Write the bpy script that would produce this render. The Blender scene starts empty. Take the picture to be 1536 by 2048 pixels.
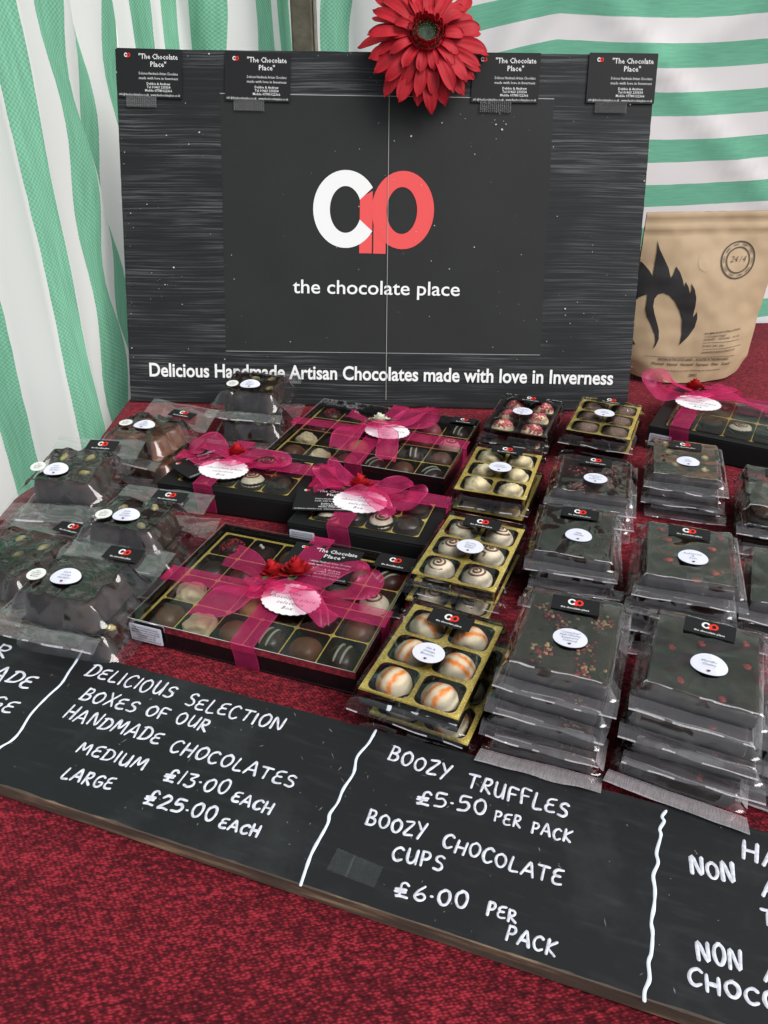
import bpy, bmesh, math, random
from mathutils import Vector, Matrix, noise, geometry
R = math.radians
C = bpy.context.scene.collection
SC = bpy.context.scene

# ------------------------------------------------------------------ camera
PITCH, HCAM, FPX = R(30.15), 0.41, 1538.0
cam = bpy.data.cameras.new('camera'); camo = bpy.data.objects.new('camera', cam); C.objects.link(camo)
camo.location = (0, 0, HCAM); camo.rotation_euler = (R(90) - PITCH, 0, 0)
cam.sensor_fit = 'VERTICAL'; cam.sensor_height = 36; cam.lens = 36 * FPX / 2048
cam.clip_start = 0.01; cam.clip_end = 500
SC.camera = camo
# ------------------------------------------------------------------ sky, sun, exposure
SUN_EL, SUN_AZ = R(48), R(130)        # hazy sun behind the photographer, a little to the right
w = bpy.data.worlds.new('World'); SC.world = w; w.use_nodes = True
nt = w.node_tree; bg = nt.nodes['Background']
sky = nt.nodes.new('ShaderNodeTexSky'); sky.sky_type = 'NISHITA'; sky.sun_disc = False
sky.sun_elevation = SUN_EL; sky.sun_rotation = SUN_AZ
hs = nt.nodes.new('ShaderNodeHueSaturation'); hs.inputs['Saturation'].default_value = 0.22   # cloud cover greys the sky
nt.links.new(sky.outputs[0], hs.inputs['Color']); nt.links.new(hs.outputs[0], bg.inputs['Color'])
bg.inputs['Strength'].default_value = 0.125
sl = bpy.data.lights.new('sun', 'SUN'); so = bpy.data.objects.new('sun', sl); C.objects.link(so)
sl.energy = 2.2; sl.angle = R(38); sl.color = (1.0, 0.965, 0.93)
sd = Vector((math.sin(SUN_AZ) * math.cos(SUN_EL), math.cos(SUN_AZ) * math.cos(SUN_EL), math.sin(SUN_EL)))
so.rotation_euler = sd.to_track_quat('Z', 'Y').to_euler(); so.location = (1, -3, 3)
SC.view_settings.view_transform = 'Standard'; SC.view_settings.look = 'None'
SC.view_settings.gamma = 1; SC.view_settings.exposure = 0.60
cy = SC.cycles
cy.max_bounces = 10; cy.diffuse_bounces = 3; cy.glossy_bounces = 3; cy.transmission_bounces = 6
cy.transparent_max_bounces = 40; cy.use_denoising = True
cy.caustics_reflective = False; cy.caustics_refractive = False

# ------------------------------------------------------------------ measuring
CP, SP = math.cos(PITCH), math.sin(PITCH)
def ray(px, py):
    u = (px - 768) / FPX; v = (1024 - py) / FPX
    return Vector((u, CP + v * SP, -SP + v * CP))
def spot(px, py, z=0.0):
    d = ray(px, py); t = (z - HCAM) / d.z
    return Vector((d.x * t, d.y * t, z))
def hit(px, py, o, n):
    d = ray(px, py); c = Vector((0, 0, HCAM)); t = (o - c).dot(n) / d.dot(n)
    return c + d * t
def frame4(c, z):
    """centre, rotation, width and length of the flat rectangle at height z"""
    p = [spot(x, y, z) for x, y in c]          # front left, front right, back right, back left
    ctr = sum(p, Vector()) / 4
    a = (p[1] - p[0] + p[2] - p[3]) / 2; b = (p[3] - p[0] + p[2] - p[1]) / 2
    ra = math.atan2(a.y, a.x); rb = math.atan2(b.y, b.x) - math.pi / 2
    return ctr.x, ctr.y, (ra + rb) / 2, a.length, b.length

# ------------------------------------------------------------------ materials
MATS = {}
def mat(name, col=(.5, .5, .5), rough=.5, metal=0.0, spec=.5, var=0.0, vscale=60.0, bump=0.0, bscale=200.0, coat=0.0, sss=0.0):
    if name in MATS: return MATS[name]
    m = bpy.data.materials.new(name); m.use_nodes = True; t = m.node_tree; b = t.nodes['Principled BSDF']
    b.inputs['Base Color'].default_value = (*col, 1); b.inputs['Roughness'].default_value = rough
    b.inputs['Metallic'].default_value = metal; b.inputs['Specular IOR Level'].default_value = spec
    b.inputs['Coat Weight'].default_value = coat
    tc = t.nodes.new('ShaderNodeTexCoord')
    if var > 0:
        n = t.nodes.new('ShaderNodeTexNoise'); n.inputs['Scale'].default_value = vscale; n.inputs['Detail'].default_value = 5
        t.links.new(tc.outputs['Object'], n.inputs['Vector'])
        r = t.nodes.new('ShaderNodeValToRGB')
        r.color_ramp.elements[0].position = .3; r.color_ramp.elements[1].position = .7
        r.color_ramp.elements[0].color = (*[max(0, c * (1 - var)) for c in col], 1)
        r.color_ramp.elements[1].color = (*[min(1, c * (1 + var)) for c in col], 1)
        t.links.new(n.outputs['Fac'], r.inputs['Fac']); t.links.new(r.outputs[0], b.inputs['Base Color'])
    if bump > 0:
        n2 = t.nodes.new('ShaderNodeTexNoise'); n2.inputs['Scale'].default_value = bscale; n2.inputs['Detail'].default_value = 4
        t.links.new(tc.outputs['Object'], n2.inputs['Vector'])
        bm_ = t.nodes.new('ShaderNodeBump'); bm_.inputs['Strength'].default_value = bump; bm_.inputs['Distance'].default_value = .002
        t.links.new(n2.outputs['Fac'], bm_.inputs['Height']); t.links.new(bm_.outputs[0], b.inputs['Normal'])
    MATS[name] = m
    return m

def film_mat(name, boost, rough, bump, bscale, tint=(.97, .97, .97), dist=.0012, facet=0.0, fscale=95, crease=0.0, base=.008, frost_sheen=0.0):
    m = bpy.data.materials.new(name); m.use_nodes = True; t = m.node_tree
    for n in list(t.nodes): t.nodes.remove(n)
    N = t.nodes.new; L = t.links.new
    out = N('ShaderNodeOutputMaterial'); mix = N('ShaderNodeMixShader')
    tr = N('ShaderNodeBsdfTransparent'); tr.inputs[0].default_value = (*tint, 1)
    gl = N('ShaderNodeBsdfGlossy'); gl.inputs['Roughness'].default_value = rough
    fr = N('ShaderNodeFresnel'); fr.inputs['IOR'].default_value = 1.5
    mu = N('ShaderNodeMath'); mu.operation = 'MULTIPLY_ADD'; mu.use_clamp = True
    mu.inputs[1].default_value = boost; mu.inputs[2].default_value = base
    tc = N('ShaderNodeTexCoord'); oi = N('ShaderNodeObjectInfo')
    sh = N('ShaderNodeVectorMath'); sh.operation = 'ADD'; L(tc.outputs['Object'], sh.inputs[0]); L(oi.outputs['Random'], sh.inputs[1])
    n = N('ShaderNodeTexNoise'); n.noise_type = 'RIDGED_MULTIFRACTAL'
    n.inputs['Scale'].default_value = bscale; n.inputs['Detail'].default_value = 3; n.inputs['Distortion'].default_value = .6
    bp = N('ShaderNodeBump'); bp.inputs['Strength'].default_value = bump; bp.inputs['Distance'].default_value = dist
    an = N('ShaderNodeMapping'); an.inputs['Scale'].default_value = (1.25, .38, 1); an.inputs['Rotation'].default_value = (0, 0, .6); L(sh.outputs[0], an.inputs[0])
    L(an.outputs[0], n.inputs['Vector']); L(n.outputs['Fac'], bp.inputs['Height'])
    nrm = bp.outputs[0]; fac = mu.outputs[0]
    if facet > 0:     # flat facets between creases
        nd = N('ShaderNodeTexNoise'); nd.inputs['Scale'].default_value = 55; L(sh.outputs[0], nd.inputs['Vector'])
        wv = N('ShaderNodeVectorMath'); wv.operation = 'MULTIPLY_ADD'; wv.inputs[1].default_value = (.012, .012, .012); L(nd.outputs['Color'], wv.inputs[0]); L(sh.outputs[0], wv.inputs[2])
        mp = N('ShaderNodeMapping'); mp.inputs['Rotation'].default_value = (0, 0, .7); mp.inputs['Scale'].default_value = (1, .55, 1); L(wv.outputs[0], mp.inputs[0])
        vo = N('ShaderNodeTexVoronoi'); vo.inputs['Scale'].default_value = fscale; L(mp.outputs[0], vo.inputs['Vector'])
        sb = N('ShaderNodeVectorMath'); sb.operation = 'SUBTRACT'; sb.inputs[1].default_value = (.5, .5, .5); L(vo.outputs['Color'], sb.inputs[0])
        ma = N('ShaderNodeVectorMath'); ma.operation = 'MULTIPLY_ADD'; ma.inputs[1].default_value = (facet,) * 3; L(sb.outputs[0], ma.inputs[0]); L(bp.outputs[0], ma.inputs[2])
        nm = N('ShaderNodeVectorMath'); nm.operation = 'NORMALIZE'; L(ma.outputs[0], nm.inputs[0]); nrm = nm.outputs[0]
        if crease > 0:
            ve = N('ShaderNodeTexVoronoi'); ve.feature = 'DISTANCE_TO_EDGE'; ve.inputs['Scale'].default_value = fscale; L(mp.outputs[0], ve.inputs['Vector'])
            lt = N('ShaderNodeMath'); lt.operation = 'LESS_THAN'; lt.inputs[1].default_value = .028; L(ve.outputs['Distance'], lt.inputs[0])
            mk = N('ShaderNodeMapRange'); mk.inputs[1].default_value = .5; mk.inputs[2].default_value = .62; L(nd.outputs['Fac'], mk.inputs[0])
            mm = N('ShaderNodeMath'); mm.operation = 'MULTIPLY'; L(lt.outputs[0], mm.inputs[0]); L(mk.outputs[0], mm.inputs[1])
            ad = N('ShaderNodeMath'); ad.operation = 'MULTIPLY_ADD'; ad.use_clamp = True; ad.inputs[1].default_value = crease; L(mm.outputs[0], ad.inputs[0]); L(mu.outputs[0], ad.inputs[2]); fac = ad.outputs[0]
    L(nrm, gl.inputs['Normal']); L(nrm, fr.inputs['Normal'])
    L(fr.outputs[0], mu.inputs[0]); L(fac, mix.inputs[0]); L(tr.outputs[0], mix.inputs[1]); L(gl.outputs[0], mix.inputs[2])
    if frost_sheen > 0:     # creased and crimped film scatters light; white diffuse also paints in its sheen
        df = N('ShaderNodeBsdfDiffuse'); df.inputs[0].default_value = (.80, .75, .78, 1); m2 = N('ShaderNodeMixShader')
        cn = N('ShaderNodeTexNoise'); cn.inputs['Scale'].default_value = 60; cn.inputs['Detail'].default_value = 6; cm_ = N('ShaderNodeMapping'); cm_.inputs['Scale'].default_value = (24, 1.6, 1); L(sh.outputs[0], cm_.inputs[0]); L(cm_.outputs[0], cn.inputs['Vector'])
        rg = N('ShaderNodeMapRange'); rg.inputs[1].default_value = .36; rg.inputs[2].default_value = .66; rg.inputs[3].default_value = frost_sheen * .8; rg.inputs[4].default_value = min(1, frost_sheen * 1.15); L(cn.outputs['Fac'], rg.inputs[0])
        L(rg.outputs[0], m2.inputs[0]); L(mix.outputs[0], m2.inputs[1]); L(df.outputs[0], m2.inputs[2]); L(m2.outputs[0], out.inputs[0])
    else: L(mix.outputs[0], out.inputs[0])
    return m
FILM = film_mat('cellophane', 1.75, .08, .75, 60, facet=.20, fscale=42, crease=0, base=.014)
EDGE_GLINT = film_mat('painted film highlight', 1.6, .12, .7, 120, base=.2, frost_sheen=.34)  # highlight lines on fold and fin rim, painted in as pale diffuse
SEAL = film_mat('crimped seal', 1.5, .14, .55, 70, tint=(.95, .94, .95), base=.055, frost_sheen=.04)
SEALB = film_mat('silvery bottom seal', 1.5, .20, .6, 80, tint=(.95, .93, .95), base=.14, frost_sheen=.27)
FLAP = film_mat('double film flap', 1.5, .12, .35, 35, tint=(.94, .95, .95), base=.085, facet=.22, fscale=28, frost_sheen=.05)
FILMT = film_mat('tight cellophane', 1.0, .04, .18, 40, facet=.16, fscale=55, crease=.16, base=.004)
TRAYSIDE = film_mat('clear tray side', 1.2, .06, .2, 90, tint=(.55, .47, .40))
CRUMPLE = film_mat('crumpled cellophane', 1.25, .075, .70, 50, facet=.34, fscale=36, crease=0, base=.024)
ACETATE = film_mat('clear acetate lid', 1.1, .10, .35, 16)
TAPE = film_mat('clear sticky tape', 1.5, .25, .05, 60, tint=(.80, .78, .75))

def organza(name, col, op):
    m = bpy.data.materials.new(name); m.use_nodes = True; t = m.node_tree
    for n in list(t.nodes): t.nodes.remove(n)
    out = t.nodes.new('ShaderNodeOutputMaterial'); mix = t.nodes.new('ShaderNodeMixShader'); m2 = t.nodes.new('ShaderNodeMixShader'); m3 = t.nodes.new('ShaderNodeMixShader')
    tr = t.nodes.new('ShaderNodeBsdfTransparent'); tr.inputs[0].default_value = (1, .72, .84, 1)
    df = t.nodes.new('ShaderNodeBsdfDiffuse'); df.inputs[0].default_value = (*col, 1)
    tl = t.nodes.new('ShaderNodeBsdfTranslucent'); tl.inputs[0].default_value = (*col, 1)
    gl = t.nodes.new('ShaderNodeBsdfGlossy'); gl.inputs['Roughness'].default_value = .35; gl.inputs[0].default_value = (1, .5, .7, 1)
    tc = t.nodes.new('ShaderNodeTexCoord'); n = t.nodes.new('ShaderNodeTexNoise'); n.inputs['Scale'].default_value = 60
    mp = t.nodes.new('ShaderNodeMapRange'); mp.inputs[3].default_value = op - .12; mp.inputs[4].default_value = op + .12
    m2.inputs[0].default_value = .35; m3.inputs[0].default_value = .06
    L = t.links.new
    L(tc.outputs['Object'], n.inputs['Vector']); L(n.outputs['Fac'], mp.inputs[0])
    L(df.outputs[0], m2.inputs[1]); L(tl.outputs[0], m2.inputs[2]); L(m2.outputs[0], m3.inputs[1]); L(gl.outputs[0], m3.inputs[2])
    L(mp.outputs[0], mix.inputs[0]); L(tr.outputs[0], mix.inputs[1]); L(m3.outputs[0], mix.inputs[2]); L(mix.outputs[0], out.inputs[0])
    return m
ORG = organza('magenta organza', (.74, .045, .19), .36)
ORGE = organza('organza selvedge', (.52, .03, .14), .74)

M_BLACK = mat('black card', (.008, .0085, .009), .55, spec=.2, bump=.05)
M_GLOSSK = mat('glossy black card', (.005, .005, .006), .25, spec=.35)
M_LABELK = mat('black sticker', (.010, .010, .011), .5, spec=.2)
M_WHITE = mat('white print', (.70, .70, .70), .6, spec=.2)
M_RED = mat('coral red print', (.72, .065, .065), .6, spec=.2)
M_REDS = mat('scarlet print', (.68, .03, .02), .6, spec=.2)
M_STICK = mat('white paper sticker', (.62, .63, .72), .55, spec=.3)
M_STICK2 = mat('cream paper sticker', (.64, .66, .62), .55, spec=.3)
M_INK = mat('black ink', (.02, .02, .025), .6, spec=.2)
M_INKG = mat('grey ink', (.16, .16, .20), .6, spec=.2)
M_HEART = mat('dark red ink', (.14, .008, .012), .5, spec=.3)
M_GOLD = mat('gold foil tray', (.84, .60, .14), .34, metal=.25, var=.35, vscale=700, bump=.55, bscale=900)
M_CELL = mat('brown tray cell', (.020, .015, .012), .4, spec=.5)
M_CUP = mat('brown paper cup', (.030, .016, .011), .55, var=.3, vscale=300)
M_DARK = mat('dark chocolate', (.034, .0175, .0125), .33, spec=.45, var=.4, vscale=90, bump=.18, bscale=120)
M_DARKM = mat('matt dark chocolate', (.030, .017, .013), .62, spec=.22, var=.45, vscale=110, bump=.4, bscale=160)
M_MILK = mat('milk chocolate', (.15, .060, .032), .4, spec=.4, var=.35, vscale=80, bump=.3, bscale=120)
M_IVORY = mat('white chocolate', (.78, .66, .40), .58, spec=.35, var=.10, vscale=160, bump=.35, bscale=180)
M_CREAM = mat('cream white chocolate', (.76, .67, .50), .58, spec=.4, var=.16, vscale=180, bump=.3, bscale=150)
M_PEACH = mat('caramel white chocolate', (.60, .38, .17), .45, spec=.4, var=.1, bump=.25)
M_PINKC = mat('ruby pink chocolate', (.40, .10, .13), .42, spec=.4, var=.2, bump=.25)
M_ORANGE = mat('orange drizzle', (.80, .24, .03), .4, spec=.4, var=.15, vscale=300)
M_BROWNDR = mat('brown chocolate drizzle', (.19, .080, .045), .38)
M_GREENDR = mat('pale green drizzle', (.36, .42, .32), .4)
M_WHITEDR = mat('white drizzle', (.62, .58, .50), .4)
M_PEARL = mat('sugar pearl', (.78, .74, .70), .2, spec=.6)
M_CRUMB = mat('dried raspberry crumbs', (.42, .025, .05), .7, var=.5, vscale=500)
M_CRUMBP = mat('pink sugar crumbs', (.55, .10, .14), .7, var=.4, vscale=500)
M_OAT = mat('toasted oat clusters', (.55, .36, .16), .7, var=.35, vscale=500, bump=.4)
M_CHERRY = mat('dried red fruit pieces', (.50, .05, .055), .45, var=.35, vscale=250)
M_GINGER = mat('crystallised ginger pieces', (.60, .50, .26), .6, var=.25, vscale=350, bump=.6, bscale=500)
M_NUT = mat('pistachio and almond pieces', (.48, .40, .13), .5, var=.3, vscale=250)
M_COCOA = mat('cocoa dusted chocolate', (.16, .10, .075), .85, spec=.1, var=.4, vscale=900, bump=.6, bscale=900)
M_ROSE = mat('red fabric rose', (.42, .012, .018), .75, spec=.2, var=.25, vscale=160)
M_ROSEW = mat('white fabric rose', (.75, .74, .62), .75, spec=.2)
M_LEAF = mat('dark green fabric leaf', (.03, .09, .025), .7)
M_TAG = mat('white card tag', (.69, .68, .69), .65, spec=.2)
M_KRAFT = mat('kraft paper', (.39, .285, .175), .6, spec=.3, var=.06, vscale=30, bump=.12, bscale=90)
M_PETAL = mat('red silk petal', (.33, .006, .014), .62, spec=.25, var=.18, vscale=60)
M_DISC = mat('dark green flower disc', (.012, .03, .012), .7, bump=.6, bscale=500)
M_SEED = mat('yellow green flower specks', (.30, .32, .08), .6)
M_METAL = mat('weathered metal pole', (.10, .09, .065), .5, metal=.55, var=.35, vscale=40, bump=.15)

# ------------------------------------------------------------------ mesh helpers
def mesh_obj(name, V, F, mats, parent=None, mi=None, smooth=True, uv=None):
    me = bpy.data.meshes.new(name); me.from_pydata([tuple(v) for v in V], [], F)
    for m in (mats if isinstance(mats, (list, tuple)) else [mats]): me.materials.append(m)
    if mi: me.polygons.foreach_set('material_index', mi)
    if smooth: me.polygons.foreach_set('use_smooth', [True] * len(me.polygons))
    if uv is not None:
        l = me.uv_layers.new(name='UVMap')
        for lp in me.loops: l.data[lp.index].uv = uv[lp.vertex_index]
    me.update()
    o = bpy.data.objects.new(name, me); C.objects.link(o)
    if parent: o.parent = parent
    return o
def tag(o, label, cat, group=None, kind=None):
    o['label'] = label; o['category'] = cat
    if group: o['group'] = group
    if kind: o['kind'] = kind
    return o
def thing(name, label, cat, loc=(0, 0, 0), rz=0.0, group=None):
    o = bpy.data.objects.new(name, None); C.objects.link(o); o.empty_display_size = .01
    o.location = loc; o.rotation_euler = (0, 0, rz)
    return tag(o, label, cat, group)
def struct(name, V, F, m):
    o = mesh_obj(name, V, F, m); o['kind'] = 'structure'; return o
def grid(nx, ny, fn, wrapx=False):
    V = []; F = []
    for j in range(ny):
        for i in range(nx): V.append(fn(i / (nx - 1 if not wrapx else nx), j / (ny - 1)))
    for j in range(ny - 1):
        for i in range(nx - (0 if wrapx else 1)):
            a = j * nx + i; b = j * nx + (i + 1) % nx
            F.append((a, b, b + nx, a + nx))
    return V, F
def join(parts):
    V = []; F = []; MI = []
    for p in parts:
        v, f = p[0], p[1]; m = p[2] if len(p) > 2 else 0
        k = len(V); V += list(v); F += [tuple(i + k for i in q) for q in f]; MI += [m] * len(f)
    return V, F, MI
def bevel_box(x0, x1, y0, y1, z0, z1, b=.001, seg=2):
    bm = bmesh.new(); bmesh.ops.create_cube(bm, size=1)
    for v in bm.verts:
        v.co = Vector((x0 if v.co.x < 0 else x1, y0 if v.co.y < 0 else y1, z0 if v.co.z < 0 else z1))
    if b > 0: bmesh.ops.bevel(bm, geom=bm.edges[:], offset=b, segments=seg, affect='EDGES', profile=.5)
    bm.verts.index_update()
    V = [v.co.copy() for v in bm.verts]; F = [tuple(v.index for v in f.verts) for f in bm.faces]; bm.free()
    return V, F
def xf(VF, M):
    return [M @ Vector(v) for v in VF[0]], VF[1]
def flat(poly, z=0):
    return [Vector((p[0], p[1], z)) for p in poly], [tuple(range(len(poly)))]
def tess(poly):
    t = geometry.tessellate_polygon([[Vector((p[0], p[1], 0)) for p in poly]])
    return [Vector((p[0], p[1], 0)) for p in poly], [tuple(q) for q in t]
def rrect(w, h, r, n=4):
    P = []
    for cx, cy_, a0 in ((w/2-r, h/2-r, 0), (-w/2+r, h/2-r, 90), (-w/2+r, -h/2+r, 180), (w/2-r, -h/2+r, 270)):
        for k in range(n + 1):
            a = R(a0 + 90 * k / n); P.append((cx + r*math.cos(a), cy_ + r*math.sin(a)))
    return P
def ell(rx, ry, n=28): return [(rx*math.cos(2*math.pi*k/n), ry*math.sin(2*math.pi*k/n)) for k in range(n)]
def plate(poly, z0, z1):
    n = len(poly); V = [(x, y, z1) for x, y in poly] + [(x, y, z0) for x, y in poly]
    F = [tuple(range(n))] + [(i, i + n, (i + 1) % n + n, (i + 1) % n) for i in range(n)]
    return [Vector(v) for v in V], F
def catmull(P, n):
    P = [Vector(p) for p in P]; Q = [P[0] * 2 - P[1]] + P + [P[-1] * 2 - P[-2]]; out = []
    for i in range(1, len(Q) - 2):
        for k in range(n):
            t = k / n; a, b, c, d = Q[i-1], Q[i], Q[i+1], Q[i+2]
            out.append(.5 * ((2*b) + (c - a)*t + (2*a - 5*b + 4*c - d)*t*t + (3*b - a - 3*c + d)*t**3))
    out.append(P[-1]); return out
def tube(path, r, n=6, r1=None):
    path = [Vector(p) for p in path]; V = []; F = []
    for i, p in enumerate(path):
        d = (path[min(i+1, len(path)-1)] - path[max(i-1, 0)]).normalized()
        s = d.cross(Vector((0, 0, 1)));  s = s.normalized() if s.length > 1e-6 else Vector((1, 0, 0))
        u = s.cross(d); rr = r if r1 is None else r + (r1 - r) * i / (len(path) - 1)
        if i in (0, len(path)-1): rr *= .5
        for k in range(n):
            a = 2*math.pi*k/n; V.append(p + s*math.cos(a)*rr + u*math.sin(a)*rr)
    for i in range(len(path)-1):
        for k in range(n): F.append((i*n+k, i*n+(k+1) % n, (i+1)*n+(k+1) % n, (i+1)*n+k))
    F.append(tuple(range(n))); F.append(tuple(range((len(path)-1)*n, len(path)*n)))
    return V, F
def blob(c, r, seed=0, sub=1, amp=.35, flatz=1.0):
    bm = bmesh.new(); bmesh.ops.create_icosphere(bm, subdivisions=sub, radius=1)
    bm.verts.index_update(); V = []
    for v in bm.verts:
        k = 1 + amp * noise.noise(v.co * 1.7 + Vector((seed * 3.1, seed * 1.7, 0)))
        V.append(Vector((c[0] + v.co.x*r*k, c[1] + v.co.y*r*k, c[2] + v.co.z*r*k*flatz)))
    F = [tuple(v.index for v in f.verts) for f in bm.faces]; bm.free(); return V, F

# ------------------------------------------------------------------ lettering
_TX = {}
def text2d(body, bold=0.0, shear=0.0, res=2, spacing=1.0):
    key = (body, bold, shear, res, spacing)
    if key in _TX: return _TX[key]
    cu = bpy.data.curves.new('tmp', 'FONT'); cu.body = body; cu.size = 1; cu.offset = bold; cu.shear = shear
    cu.resolution_u = res; cu.space_character = spacing
    ob = bpy.data.objects.new('tmp', cu); C.objects.link(ob)
    bpy.context.view_layer.update()
    me = bpy.data.meshes.new_from_object(ob.evaluated_get(bpy.context.evaluated_depsgraph_get()))
    V = [v.co.copy() for v in me.vertices]; F = [tuple(p.vertices) for p in me.polygons]
    bpy.data.objects.remove(ob); bpy.data.curves.remove(cu); bpy.data.meshes.remove(me)
    if not V: V = [Vector((0, 0, 0))]
    _TX[key] = (V, F, min(v.x for v in V), max(v.x for v in V)); return _TX[key]
def text_fit(body, x0, x1, y, h=None, bold=0.0, shear=0.0, z=0.0, res=2, spacing=1.0):
    """text whose ink runs from x0 to x1 on baseline y; h scales the height (cap height), default keeps proportions"""
    V, F, a, b = text2d(body, bold, shear, res, spacing); s = (x1 - x0) / (b - a)
    sy = s if h is None else h / .69
    return [Vector((x0 + (v.x - a) * s, y + v.y * sy, z)) for v in V], F
def text_c(body, cx, y, cap, bold=0.0, shear=0.0, z=0.0, res=1, xs=1.0, spacing=1.0):
    V, F, a, b = text2d(body, bold, shear, res, spacing); s = cap / .69
    return [Vector((cx + (v.x - (a + b) / 2) * s * xs, y + v.y * s, z)) for v in V], F

SF = {  # one-line hand printed capitals: width, strokes
'A': (.75, [[(0, 0), (.3, .95), (.42, .98), (.72, 0)], [(.12, .35), (.6, .38)]]),
'B': (.62, [[(.05, 0), (.08, .98)], [(.08, .98), (.4, .95), (.5, .75), (.36, .56), (.1, .5)], [(.1, .5), (.48, .45), (.58, .22), (.4, .03), (.03, .02)]]),
'C': (.6, [[(.58, .86), (.38, .98), (.12, .8), (.02, .45), (.14, .1), (.36, .0), (.58, .14)]]),
'D': (.68, [[(.06, 0), (.1, .97)], [(-.02, .92), (.3, 1.0), (.6, .78), (.66, .42), (.46, .1), (.02, .0)]]),
'E': (.56, [[(.52, .95), (.2, .9), (.04, .7), (.12, .52), (.4, .52)], [(.12, .52), (.0, .3), (.08, .06), (.28, 0), (.54, .06)]]),
'F': (.58, [[(.1, 0), (.06, .96), (.56, .98)], [(.08, .52), (.46, .54)]]),
'G': (.66, [[(.58, .86), (.36, .98), (.1, .8), (.02, .4), (.16, .06), (.42, .0), (.6, .2), (.6, .42), (.36, .42)]]),
'H': (.66, [[(.06, 0), (.06, 1.0)], [(.6, 0), (.62, 1.0)], [(.06, .5), (.6, .52)]]),
'I': (.12, [[(.06, 0), (.07, .96)]]),
'K': (.6, [[(.06, 0), (.06, .98)], [(.56, .96), (.1, .46), (.58, .02)]]),
'L': (.54, [[(.1, 1.0), (.06, .04), (.52, .03)]]),
'M': (.86, [[(.02, 0), (.14, .95), (.4, .3), (.7, .97), (.84, 0)]]),
'N': (.72, [[(.04, 0), (.08, .98), (.6, .04), (.68, 1.0)]]),
'O': (.66, [[(.34, .98), (.08, .78), (.03, .4), (.2, .04), (.46, .03), (.64, .4), (.58, .8), (.34, .98), (.26, .96)]]),
'P': (.56, [[(.06, 0), (.08, .96)], [(.08, .96), (.4, .96), (.52, .74), (.38, .5), (.1, .45)]]),
'R': (.62, [[(.06, 0), (.08, .96)], [(.08, .96), (.4, .95), (.5, .74), (.36, .52), (.1, .48), (.6, .0)]]),
'S': (.54, [[(.5, .88), (.3, .98), (.08, .84), (.1, .62), (.4, .46), (.5, .22), (.34, .02), (.04, .06)]]),
'T': (.66, [[(.0, .95), (.66, .97)], [(.34, .96), (.3, .0)]]),
'U': (.64, [[(.04, .95), (.06, .3), (.2, .02), (.42, .06), (.56, .4), (.58, .95)], [(.58, .95), (.62, .0)]]),
'X': (.62, [[(.02, .98), (.6, .02)], [(.58, .98), (.04, .0)]]),
'Y': (.6, [[(.02, .95), (.3, .5)], [(.6, .95), (.18, -.12)]]),
'Z': (.58, [[(.02, .94), (.52, .95), (.04, .04), (.58, .04)]]),
'£': (.66, [[(.6, .84), (.44, 1.0), (.26, .88), (.24, .5), (.2, .12), (.02, .02), (.3, .06), (.6, .02)], [(.02, .5), (.5, .52)], [(.0, .34), (.48, .36)]]),
'0': (.58, [[(.3, .96), (.06, .74), (.04, .34), (.22, .02), (.44, .08), (.55, .46), (.48, .84), (.3, .96), (.22, .94)]]),
'1': (.14, [[(.08, .98), (.05, 0)]]),
'2': (.6, [[(.04, .76), (.22, .96), (.46, .86), (.46, .6), (.04, .04), (.3, .08), (.6, .02)]]),
'3': (.54, [[(.04, .94), (.48, .94), (.2, .58), (.46, .46), (.5, .18), (.28, .0), (.02, .08)]]),
'5': (.56, [[(.54, .96), (.12, .95), (.08, .55), (.38, .6), (.54, .36), (.4, .06), (.04, .02)]]),
'6': (.56, [[(.42, .98), (.14, .6), (.04, .24), (.2, .02), (.44, .06), (.52, .3), (.34, .48), (.08, .32)]]),
'.': (.10, [[(.03, .42), (.08, .42)]]),
}
def stroke(path, wdt, z0=.0, hgt=.0004):
    """a pen line with a slightly domed section and round ends"""
    P = catmull(path, 5) if len(path) > 2 else [Vector(path[0]).lerp(Vector(path[1]), t/3) for t in range(4)]
    q = [P[0]]
    for p in P[1:]:
        if (p - q[-1]).length > wdt * .12: q.append(p)
    P = q if len(q) > 1 else [P[0], P[0] + Vector((wdt*.2, 0, 0))]
    V = []; F = []
    rows = []
    d0 = (P[1] - P[0]).normalized(); d1 = (P[-1] - P[-2]).normalized()
    rows.append((P[0] - d0*wdt*.5, d0, .25)); rows.append((P[0] - d0*wdt*.35, d0, .7))
    for i, p in enumerate(P):
        d = (P[min(i+1, len(P)-1)] - P[max(i-1, 0)]); d = d.normalized() if d.length > 1e-9 else d0
        rows.append((p, d, 1 + .34 * noise.noise(p * 190)))
    rows.append((P[-1] + d1*wdt*.35, d1, .7)); rows.append((P[-1] + d1*wdt*.5, d1, .25))
    for p, d, k in rows:
        s = Vector((-d.y, d.x, 0)) * wdt * .5 * k
        V += [p + s + Vector((0, 0, z0 + .00005)), p + s*.5 + Vector((0, 0, z0 + hgt*.8)), p + Vector((0, 0, z0 + hgt)), p - s*.5 + Vector((0, 0, z0 + hgt*.8)), p - s + Vector((0, 0, z0 + .00005))]
    for i in range(len(rows)-1):
        for k in range(4): F.append((i*5+k, i*5+k+1, (i+1)*5+k+1, (i+1)*5+k))
    return V, F
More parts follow.
